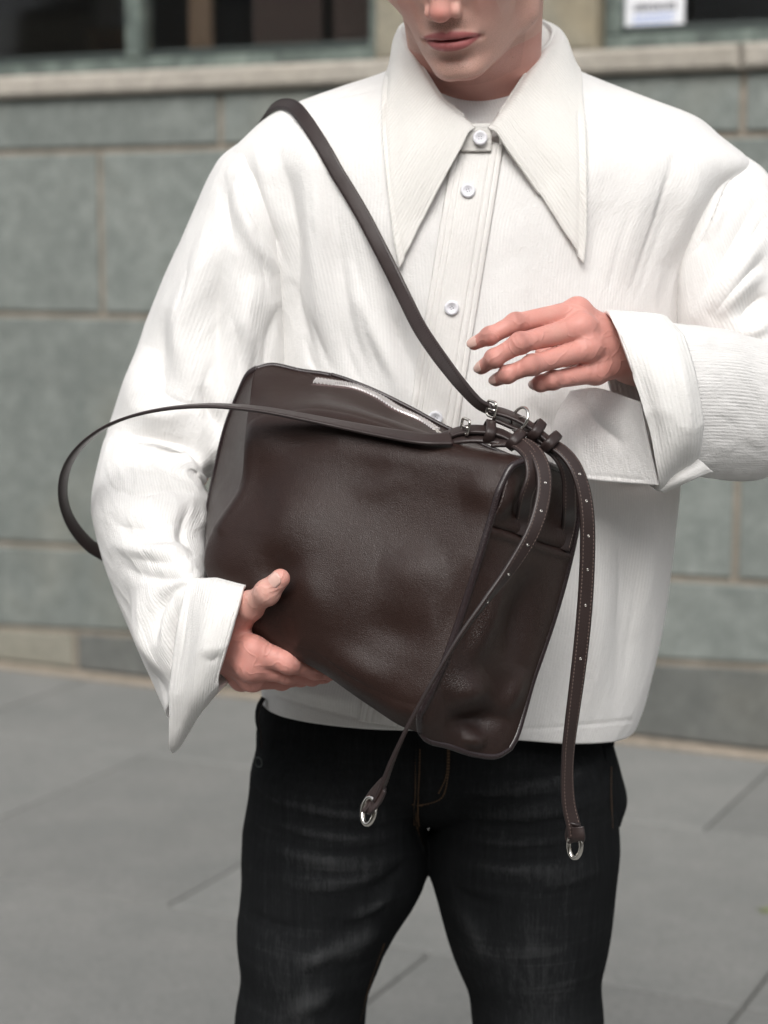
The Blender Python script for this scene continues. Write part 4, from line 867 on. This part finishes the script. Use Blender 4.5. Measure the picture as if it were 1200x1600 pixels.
for x_ in (450, 870):
    c = P(x_, 2235, .0); V = []; prof_ = [(-.14, .035, .02), (-.12, .045, .04), (-.05, .05, .055), (0, .045, .085), (.06, .04, .10), (.09, .038, .09), (.105, .03, .04)]
    Gs = []
    for y_, w_, h_ in prof_: Gs.append([[c[0]+w_*math.cos(a), c[1]+y_+.0, max(0.001, h_*.5+h_*.5*math.sin(a))] for a in np.linspace(0, 2*PI, 20, endpoint=False)])
    grid_obj('shoe', np.array(Gs).transpose(1, 0, 2), M_SHOE, person, True, sub=1)

# ------------------------------------------------------------------ the bag
CUSP = 2
bag = empty('leather_bag', 'dark brown soft leather shoulder bag with zip and buckled straps held against the shirt', 'bag', (0, 0, 0))
def curve(l, n, t=None): return spline(PP(l), n, t=t)
TOP = [(402, 577, -.170), (428, 572, -.172), (470, 581, -.180), (520, 589, -.190), (580, 611, -.205), (640, 640, -.220), (690, 667, -.235), (760, 700, -.255), (830, 728, -.275), (894, 752, -.290)]
LEFT = [(0, 402, 577, -.170), (.05, 398, 592, -.185), (.16, 392, 650, -.225), (.26, 387, 695, -.246), (.42, 374, 770, -.258), (.54, 334, 835, -.268), (.62, 323, 870, -.275), (.78, 340, 925, -.285), (1, 392, 990, -.300)]
RIGHT = [(0, 894, 752, -.290), (.08, 862, 733, -.328), (.16, 832, 719, -.360), (.21, 803, 726, -.372), (.27, 784, 757, -.378), (.36, 768, 808, -.382), (.50, 745, 885, -.388), (.66, 716, 975, -.392), (.80, 690, 1045, -.396), (.92, 664, 1102, -.398), (.97, 655, 1122, -.395), (1, 657, 1143, -.385)]
BOT = [(392, 990, -.300), (430, 1010, -.318), (475, 1032, -.332), (520, 1056, -.345), (580, 1100, -.362), (625, 1130, -.375), (657, 1143, -.385)]
n1, n2 = 220, 260
cT = curve(TOP, n1, np.linspace(0, 1, len(TOP))); cB = curve(BOT, n1); cL = curve([q[1:] for q in LEFT], n2, [q[0] for q in LEFT]); cR = curve([q[1:] for q in RIGHT], n2, [q[0] for q in RIGHT])
def coons(top, bot, left, right):
    n, m = len(top), len(left); u = np.linspace(0, 1, n)[:, None, None]; v = np.linspace(0, 1, m)[None, :, None]
    return (1-v)*top[:, None]+v*bot[:, None]+(1-u)*left[None]+u*right[None]-((1-u)*(1-v)*top[0]+u*(1-v)*top[-1]+(1-u)*v*bot[0]+u*v*bot[-1])
GF = coons(cT, cB, cL, cR); u = np.linspace(0, 1, n1)[:, None]; v = np.linspace(0, 1, n2)[None]
Nf = grid_normals(GF); Nf = Nf if (Nf[n1//2, n2//2]@(CAM-GF[n1//2, n2//2])) > 0 else -Nf
bul = .016*np.sin(PI*u)**.8*np.sin(PI*np.clip((v-.2)/.8, 0, 1))**.7+.006*np.sin(PI*u)*np.exp(-((v-.2)/.07)**2)-.010*np.sin(PI*u)*np.exp(-((v-.09)/.07)**2)
GF = GF+Nf*bul[..., None]
FOLD_F = [([(394, 640), (390, 700), (380, 760), (345, 825)], 9, .006, 'n'), ([(415, 690), (412, 760), (398, 830)], 26, -.009, 'g'), ([(405, 682), (460, 694), (530, 684)], 15, -.008, 'g'), ([(400, 655), (450, 664), (520, 668), (620, 684)], 10, .004, 'g'),
          ([(600, 815)], 62, -.010), ([(660, 850)], 45, -.006), ([(480, 720), (470, 800), (440, 880)], 34, .008, 'g'), ([(715, 790)], 48, -.010), ([(775, 740), (752, 765), (715, 768)], 22, .007, 'g'),
          ([(590, 880), (640, 890), (700, 880)], 30, .008, 'g'), ([(460, 880), (490, 930), (495, 990)], 22, .007, 'g'), ([(425, 945), (440, 985), (470, 1005)], 22, -.014, 'g'), ([(432, 895)], 24, -.016),
          ([(500, 1010), (560, 1050), (620, 1075)], 22, .010, 'g'), ([(560, 960), (620, 990), (680, 980)], 28, -.010, 'g'), ([(735, 870), (705, 960), (678, 1050)], 14, -.006, 'g'), ([(430, 720), (440, 800), (420, 870)], 20, .006, 'g'), ([(640, 730), (600, 760), (540, 770)], 16, .004, 'g'), ([(520, 700), (620, 715), (740, 730)], 14, .004, 'g')]
FOLD_F = [(a[0], a[1]*1.2, a[2]*.42, *a[3:]) for i_, a in enumerate(FOLD_F)]
GF = sculpt(GF, FOLD_F, False, N=Nf)
front = grid_obj('front_panel', GF, M_LEA, bag, thick=.002)
# outer (back) edge of the bag
BKR = [(905, 786, -.290), (899, 830, -.292), (886, 890, -.296), (868, 955, -.303), (850, 1010, -.310), (831, 1065, -.318), (817, 1115, -.326), (806, 1150, -.333), (795, 1170, -.338)]
cBR = curve(BKR, n2)
iS = int(.16*n2); cRf = cR[iS:]                            # front right seam from the top corner down
cGT = spline(np.vstack([cR[iS], PP([(862, 729, -.33), (890, 745, -.30), (902, 763, -.292)]), cBR[0]]), 60)
cGB = spline(np.vstack([cR[-1], PP([(668, 1156, -.385), (700, 1165, -.375), (740, 1178, -.36), (775, 1181, -.348)]), cBR[-1]]), 60)
def res(c, n): 
    d = np.concatenate([[0], np.cumsum(np.linalg.norm(np.diff(c, axis=0), axis=1))]); s = np.linspace(0, d[-1], n); return np.stack([np.interp(s, d, c[:, k]) for k in range(3)], 1)
GG = coons(res(cGT, 110), res(cGB, 110), res(cRf, 240), res(cBR, 240)); Ng = grid_normals(GG); Ng = Ng if (Ng[55, 120]@(CAM-GG[55, 120])) > 0 else -Ng
u = np.linspace(0, 1, 110)[:, None]; v = np.linspace(0, 1, 240)[None]
GG = GG+Ng*(.004*np.sin(PI*u)*np.sin(PI*v))[..., None]
FOLD_G = [([(800, 850), (770, 920), (745, 1000), (730, 1060)], 18, .008, 'g'), ([(835, 880), (810, 960), (790, 1050)], 16, -.008, 'g'), ([(690, 1085), (720, 1080), (760, 1055)], 22, .010, 'g'), ([(690, 1125), (740, 1128), (790, 1110)], 16, -.010, 'g'), ([(780, 1120), (800, 1080), (815, 1040)], 12, .005, 'g'), ([(760, 900), (740, 970), (715, 1040)], 10, -.004, 'g'),
          ([(765, 822), (800, 833), (850, 850), (896, 864)], 4, -.0022, 'n'), ([(766, 832), (800, 842), (850, 859), (896, 872)], 5, .0016, 'n'), ([(800, 740), (785, 780), (772, 815)], 12, .006, 'g'), ([(830, 735), (815, 780), (800, 825)], 10, -.005, 'g'), ([(870, 760), (868, 800), (860, 840)], 18, -.004, 'g'), ([(720, 1150), (760, 1160)], 10, .005, 'g')]
FOLD_G = [(a[0], a[1]*1.1, a[2]*(1.15 if abs(a[2]) > .0025 else 1), *a[3:]) for a in FOLD_G]
GG = sculpt(GG, FOLD_G, False, N=Ng)
side = grid_obj('side_panel', GG, M_GUS, bag, thick=.002)
gbv = BVHTree.FromPolygons([tuple(q) for q in GG.reshape(-1, 3)], grid_faces(110, 240).tolist())
fbv = BVHTree.FromPolygons([tuple(q) for q in GF.reshape(-1, 3)], grid_faces(n1, n2).tolist())
def bsurf(bv, x_, y_, off):
    d = Vector(ray(x_, y_)).normalized(); h = bv.ray_cast(Vector(CAM), d)
    if h[0] is None: return None, None
    n_ = h[1] if h[1].dot(d) < 0 else -h[1]; return np.array(h[0])+np.array(n_)*off, np.array(n_)
# left gusset, back and bottom
BKL = [(402, 577, -.170), (390, 585, -.168), (374, 618, -.165), (355, 668, -.160), (341, 725, -.158), (330, 780, -.155), (324, 830, -.16), (335, 920, -.17), (385, 985, -.19)]
cBL = curve(BKL, n2); cLb = curve([(392, 990, -.300), (388, 992, -.26), (385, 985, -.19)], 60)
GLs = np.stack([cBL*(1-t)+cL*t+(np.array([0, -1, 0])*-.004*math.sin(PI*t)) for t in np.linspace(0, 1, 40)], 0); grid_obj('side_panel', GLs, M_LEA, bag, thick=.002)
cBB = res(np.vstack([cBL[-1], PP([(520, 1060, -.22), (680, 1150, -.28)]), cBR[-1]]), n1)
GB = coons(res(np.vstack([cT, cBR[:1]]), n1), cBB, cBL, cBR); grid_obj('back_panel', GB, M_LEA, bag, thick=.002)
GBt = np.stack([res(np.vstack([cB, cGB]), n1)*(1-t)+cBB*t for t in np.linspace(0, 1, 24)], 0); grid_obj('bottom_panel', GBt, M_LEA, bag, thick=.002)
# piping
def toward(c, off): return c+unit(CAM-c)*off
tube_obj('piping', toward(cRf, .0015), .0032, M_PIPE, bag, 12)
tube_obj('piping', toward(np.vstack([cGT[10:-1], cBR]), .0005), .0034, M_PIPE, bag, 12)
tube_obj('piping', toward(cGB, .001), .0030, M_PIPE, bag, 12)
tube_obj('piping', cBL[:int(n2*.85)], .0040, M_PIPE, bag, 12)
tube_obj('piping', np.vstack([cT[:int(n1*.33)]])+np.array([0, 0, .0005]), .0028, M_PIPE, bag, 12)
tube_obj('piping', cT[int(n1*.33):]+np.array([0, .002, .0015]), .0022, M_PIPE, bag, 10)
# stitching beside the seams
def bline(bv, pts, n=120, off=.0004):
    q = spline(np.array(pts, float), n); o_ = [bsurf(bv, a, b, off) for a, b in q]; o_ = [(a, b) for a, b in o_ if a is not None]
    return (np.array([a for a, b in o_]), np.array([b for a, b in o_])) if o_ else (np.zeros((0, 3)), np.zeros((0, 3)))
pr_ = proj(cRf)
for bv, pts, par in ((fbv, [(x_-10, y_) for x_, y_ in pr_[20::25]], front), (gbv, [(x_-9, y_-2) for x_, y_ in proj(cBR)[6::22]], side), (gbv, [(700, 1155), (740, 1167), (775, 1170), (792, 1155)], side), (gbv, [(766, 829), (800, 840), (850, 857), (893, 870)], side)):
    a, b = bline(bv, pts)
    if len(a) > 4: stitches('stitching', a, b, par, M_THR, .0036, .0024, .0004)
pl_ = cBL[12:150]; nrm = unit(CAM-pl_); a = pl_+np.array([.006, -.006, 0]); stitches('stitching', a, nrm, bag, M_THR)
# zip
zc = [(490, 597), (520, 601), (555, 607), (590, 622), (620, 641), (655, 657), (684, 676)]
zq = spline(np.array(zc, float), 220); zp, zn = [], []
for a, b in zq:
    p_, n_ = bsurf(fbv, a, b, .0012)
    if p_ is not None: zp.append(p_); zn.append(n_)
zp = np.array(zp); zn = np.array(zn)
zt_ = np.gradient(zp, axis=0); zw = unit(np.cross(zn, unit(zt_)))
for _ in range(30): zw[1:-1] = unit(zw[:-2]+zw[1:-1]*2+zw[2:])
zipo = strap('zip', zp[::20], list(zw[::20]), .017, .0012, M_TAPE, bag, 120)[0]
d_ = np.concatenate([[0], np.cumsum(np.linalg.norm(np.diff(zp, axis=0), axis=1))]); V, Fc = [], []
for k, s in enumerate(np.arange(.002, d_[-1]-.002, .0017)):
    c = np.array([np.interp(s, d_, zp[:, i]) for i in range(3)]); n_ = unit(np.array([np.interp(s, d_, zn[:, i]) for i in range(3)])); c2 = np.array([np.interp(s+.001, d_, zp[:, i]) for i in range(3)]); t = unit(c2-c); w_ = unit(np.array([np.interp(s, d_, zw[:, i]) for i in range(3)]))
    sg = 1 if k % 2 else -1; c = c+n_*.0012+w_*sg*.0006; b = len(V)
    for z_, sc_ in ((-.0006, 1), (.0010, .8)):
        for a_, b_ in ((-1, -1), (1, -1), (1, 1), (-1, 1)): V.append(c+t*a_*.00062*sc_+w_*b_*.0046*sc_+n_*z_)
    Fc += [[b+4, b+5, b+6, b+7]]+[[b+i, b+(i+1) % 4, b+4+(i+1) % 4, b+4+i] for i in range(4)]
zt = link('zip_teeth', mesh('zip_teeth', V, Fc), M_ZIP, zipo, smooth=False); zt['kind'] = 'stuff'
# puller at the lower end of the zip
pc = [P(676, 668, -.245), P(688, 681, -.262)]; tube_obj('zip_puller', np.linspace(pc[0], pc[1], 8), [.0022, .0028, .0026, .0024, .0024, .0026, .003, .0024], M_MET, zipo, 10)
# flap of leather at the zip's upper end
a, b = bline(fbv, [(455, 583), (478, 590), (492, 600)], 20, .001); 
if len(a) > 5: strap('zip_end_tab', a[::4], [np.array([.2, .8, .55])], .011, .0016, M_LEA, bag, 30)

# ------------------------------------------------------------------ straps
WX = lambda a, b, c: unit(np.array([a, b, c], float))
def S3(l): return PP([q[:3] for q in l])
# shoulder strap lying over the shirt
sA = [(408, 196, .060), (414, 182, .035)]
ptsA = [P(404, 205, .075), P(411, 188, .05), P(423, 171, .02)]
for x_, y_ in ((441, 163), (462, 170), (480, 190)):
    s_, n_ = surf(x_, y_+3, .004); ptsA.append(s_ if s_ is not None else P(x_, y_, -.02))
for x_, y_, o_ in ((508, 236, .0045), (527, 270, .0045), (546, 301, .005), (566, 335, .007), (587, 375, .012), (608, 416, .020), (630, 461, .032)):
    s_, n_ = surf(x_, y_, o_); ptsA.append(s_+(P(x_, y_, s_[1])-s_))
ptsA += [P(654, 509, -.195), P(676, 543, -.222), P(698, 573, -.250), P(722, 603, -.278), P(748, 630, -.302), P(770, 642, -.318)]
wA = [WX(.55, .15, .8)]*1+[WX(.6, -.3, .7), WX(.8, -.3, .3), WX(.9, -.3, .1), WX(.95, -.25, .15), WX(.95, -.2, .2)]+[WX(.93, -.2, .3)]*7+[WX(.9, -.3, .35), WX(.85, -.45, .35), WX(.7, -.65, .3), WX(.45, -.85, .25), WX(.35, -.9, .2), WX(.3, -.9, .2)]
o, p, W, Nn, wd = strap('shoulder_strap', ptsA, wA, .0142, .0032, M_STR, bag, 220)
for s in (-1, 1): stitches('stitching', p+W*(s*(wd*.5-.0022))[:, None]+Nn*.0019, Nn, o, M_EDGE, .0034, .0022, .0003)
# lower handle loop round the arm: seen edge on
ptsC = [(172, 872, -.03), (140, 852, -.05), (112, 818, -.08), (99, 780, -.11), (103, 735, -.15), (128, 695, -.19), (175, 662, -.225), (240, 642, -.25), (320, 634, -.27), (400, 639, -.285), (470, 651, -.298), (540, 665, -.305), (610, 678, -.312), (665, 686, -.32), (705, 686, -.325)]
q3 = S3(ptsC)
for i_ in range(9, len(q3)):
    s_, n_ = bsurf(fbv, ptsC[i_][0], ptsC[i_][1]+(6 if i_ < 13 else 10), .006)
    if s_ is not None: q3[i_] = P(ptsC[i_][0], ptsC[i_][1], min(s_[1]-.004, q3[i_][1]))
o, p, W, Nn, wd = strap('handle_strap', q3, [WX(.3, .9, .35), WX(.3, .9, .3)]+[WX(.2, .97, .1)]*2+[WX(.2, .97, .0)]*2+[WX(.1, .98, -.05), WX(.05, .98, -.05), WX(0, .98, -.03), WX(.0, .98, .0), WX(0, .97, .08), WX(0, .95, .18), WX(0, .93, .25), WX(0, .9, .35), WX(0, .85, .5)], .0165, .0028, M_STR, bag, 240)
# upper layers of the buckled ends
def layer(name, pts, w_=.0135, wv=(0, .9, .35), n=60, th=.003, wvs=None): return strap(name, S3(pts), [WX(*q) for q in wvs] if wvs else [WX(*wv)], w_, th, M_STR, bag, n)
layer('strap_layer', [(690, 683, -.322), (720, 673, -.326), (745, 671, -.330), (780, 676, -.333), (808, 690, -.338)])
layer('strap_layer', [(692, 690, -.324), (725, 684, -.330), (760, 684, -.334), (800, 690, -.338)], wv=(0, .8, .55))
layer('strap_layer', [(766, 640, -.318), (790, 646, -.322), (815, 657, -.326), (838, 672, -.330), (862, 692, -.334)])
layer('strap_layer', [(772, 652, -.318), (800, 664, -.322), (825, 674, -.326), (848, 690, -.330), (864, 706, -.330)])
# tails with punched holes
def tail(pts, wv, hs_, n=200, wid=.0138):
    o, p, W, Nn, wd = strap('strap_tail', S3(pts), [WX(*q) for q in wv], wid, .0032, M_STR, bag, n)
    for s in (-1, 1): stitches('stitching', p+W*(s*(wd*.5-.0022))[:, None]+Nn*.0019, Nn, o, M_PTHR, .0034, .0020, .00028)
    for f_ in hs_:
        i = int(f_*(n-1)); th = np.arange(14)/14*2*PI; c = p[i]+Nn[i]*.0021; T = unit(p[min(i+1, n-1)]-p[i-1])
        tube_obj('eyelet', [c+.0009*(math.cos(a)*T+math.sin(a)*W[i]) for a in th], .0004, M_MET, o, 6, True)
    return p, W, Nn
tD = [(806, 689, -.340), (826, 697, -.352), (842, 716, -.366), (850, 745, -.378), (847, 785, -.388), (832, 832, -.398), (800, 885, -.408), (762, 935, -.416), (725, 985, -.421), (690, 1040, -.424), (660, 1092, -.425), (632, 1145, -.424), (612, 1190, -.420), (598, 1228, -.416), (588, 1250, -.414)]
wD = [(.3, .8, .4), (.6, .6, .4), (.75, .5, .35), (.8, .45, .3), (.8, .5, .25), (.7, .62, .3), (.55, .75, .35), (.5, .78, .4), (.45, .78, .45), (.4, .8, .5), (.35, .85, .5), (.3, .85, .4), (.35, .85, .3), (.4, .8, .3), (.5, .8, .3)]
pD = tail(tD, wD, [.2, .27, .35, .42, .49])
tB = [(862, 694, -.336), (880, 706, -.342), (897, 727, -.348), (910, 760, -.352), (917, 805, -.354), (918, 860, -.353), (915, 930, -.350), (909, 1000, -.346), (902, 1060, -.342), (894, 1120, -.338), (888, 1170, -.334), (886, 1220, -.332), (889, 1260, -.331), (896, 1290, -.331), (899, 1308, -.331)]
wB = [(.4, .7, .4), (.7, .5, .3), (.85, .3, .25), (.93, .2, .15), (.97, .15, .1), (.98, .1, .05), (.98, .12, .05), (.98, .15, .05), (.96, .2, .08), (.9, .35, .1), (.8, .5, .1), (.75, .6, .1), (.8, .5, .1), (.85, .4, .1), (.9, .3, .1)]
pB = tail(tB, wB, [.14, .21, .29, .36, .43, .54])
# anchor straps rising from the side seam
def anchor(pts, wv):
    q = []
    for x_, y_, Y in pts:
        s_, n_ = bsurf(gbv, x_, y_, .0025) if Y == 0 else (None, None); q.append(s_ if s_ is not None else P(x_, y_, Y if Y else -.36))
    o, p, W, Nn, wd = strap('anchor_strap', q, [WX(*k) for k in wv], .0145, .003, M_STR, bag, 100)
    for s in (-1, 1): stitches('stitching', p+W*(s*(wd*.5-.002))[:, None]+Nn*.0018, Nn, o, M_PTHR, .0034, .002, .00028)
anchor([(806, 836, 0), (813, 810, 0), (822, 775, -.374), (832, 745, -.374), (829, 715, -.366), (815, 697, -.352), (800, 690, -.342), (770, 690, -.336)], [(.9, .3, 0), (.9, .3, 0), (.9, .4, .1), (.85, .5, .2), (.8, .5, .3), (.5, .7, .4), (.2, .8, .5), (0, .8, .5)])
anchor([(876, 856, 0), (884, 825, 0), (889, 790, -.326), (888, 755, -.330), (880, 725, -.334), (868, 708, -.332), (850, 695, -.330), (826, 680, -.326)], [(.9, .3, 0), (.9, .3, 0), (.9, .4, .1), (.85, .5, .2), (.8, .5, .3), (.5, .7, .4), (.2, .8, .5), (0, .8, .5)])
# keepers: stitched leather loops round the layered straps
def keeper(x_, y_, Y, tdir, a=.0088, b=.0058, wid=.0085):
    c = P(x_, y_, Y); t = WX(*tdir); u_ = unit(np.array([.1, -.5, .8])-t*(np.array([.1, -.5, .8])@t)); v_ = np.cross(t, u_); th = np.arange(40)/40*2*PI; G = []
    for o_, w_ in ((0, -.5), (.0004, -.46), (.0016, -.42), (.0018, -.2), (.0018, .2), (.0016, .42), (.0004, .46), (0, .5)):
        ex = lambda k: np.sign(k)*abs(k)**.7
        G.append([c+t*w_*wid+v_*(ex(math.cos(q))*(a+o_))+u_*(ex(math.sin(q))*(b+o_)) for q in th])
    G = np.array(G).transpose(1, 0, 2); o = grid_obj('keeper', G, M_STR, bag, True, thick=.0012, offset=0)
    for w_ in (-.3, .3):
        q = np.array([c+t*w_*wid+v_*(ex(math.cos(k))*(a+.0019))+u_*(ex(math.sin(k))*(b+.0019)) for k in np.append(th, th[:1])]); stitches('stitching', q, unit(q-c), o, M_PTHR, .0026, .0016, .00025)
keeper(764, 674, -.333, (.95, .1, -.25)); keeper(806, 687, -.341, (.75, -.2, -.6)); keeper(838, 672, -.331, (.75, 0, -.65)); keeper(861, 690, -.336, (.7, -.1, -.7))
# buckles
def buckle(x_, y_, Y, ax, up, w_, h_, r=.0013, prong=True, round_=.35):
    c = P(x_, y_, Y); ax = WX(*ax); up = WX(*up); up = unit(up-ax*(up@ax)); n = 48; pts = []
    for k in range(n):
        a = 2*PI*k/n; pts.append(c+ax*(np.sign(math.cos(a))*abs(math.cos(a))**round_*w_/2)+up*(np.sign(math.sin(a))*abs(math.sin(a))**round_*h_/2))
    o = tube_obj('buckle', pts, r, M_MET, bag, 10, True)
    if prong:
        nn = np.cross(ax, up); tube_obj('prong', [c-ax*w_*.5+nn*.0, c-ax*w_*.1+nn*.0015, c+ax*w_*.25+nn*.002, c+ax*w_*.55+nn*.001], .0010, M_MET, o, 8)
    return o
buckle(727, 666, -.331, (.35, -.85, -.1), (.1, .1, 1), .015, .0125)
buckle(768, 639, -.322, (.4, -.85, -.1), (.0, .1, 1), .015, .0135)
th = np.arange(48)/48*2*PI; c = P(812, 655, -.330); e1, e2 = WX(.55, -.8, .1), WX(.25, .2, .95)
tube_obj('ring', [c+.0108*(math.cos(a)*e1+math.sin(a)*e2) for a in th], .0014, M_MET, bag, 10, True)
tube_obj('prong', [c-e1*.010, c+np.array([.003, -.001, .002]), c+e1*.011], .0011, M_MET, bag, 8)
# end rings: strap ends folded round oval rings
def endring(x_, y_, Y, e1, e2, a=.0068, b=.0115, r=.0021):
    c = P(x_, y_, Y); e1 = WX(*e1); e2 = WX(*e2); e2 = unit(e2-e1*(e2@e1)); tube_obj('ring', [c+e1*(a*math.cos(k))+e2*(b*math.sin(k)) for k in th], r, M_MET, bag, 12, True)
endring(576, 1267, -.414, (.75, -.65, .1), (.35, .1, .9)); endring(898, 1321, -.331, (.75, -.65, .0), (.0, .1, 1))
strap('strap_end', S3([(600, 1224, -.414), (588, 1236, -.406), (577, 1248, -.402), (572, 1258, -.408), (580, 1262, -.418), (590, 1250, -.419), (598, 1232, -.419)]), [WX(.5, -.8, .2)], .012, .0026, M_STR, bag, 60)
strap('strap_end', S3([(897, 1286, -.334), (894, 1298, -.328), (893, 1308, -.325), (899, 1314, -.330), (904, 1308, -.337), (902, 1292, -.336)]), [WX(.9, -.35, .1)], .012, .0026, M_STR, bag, 60)
print('script', round(time.time()-T0, 1))
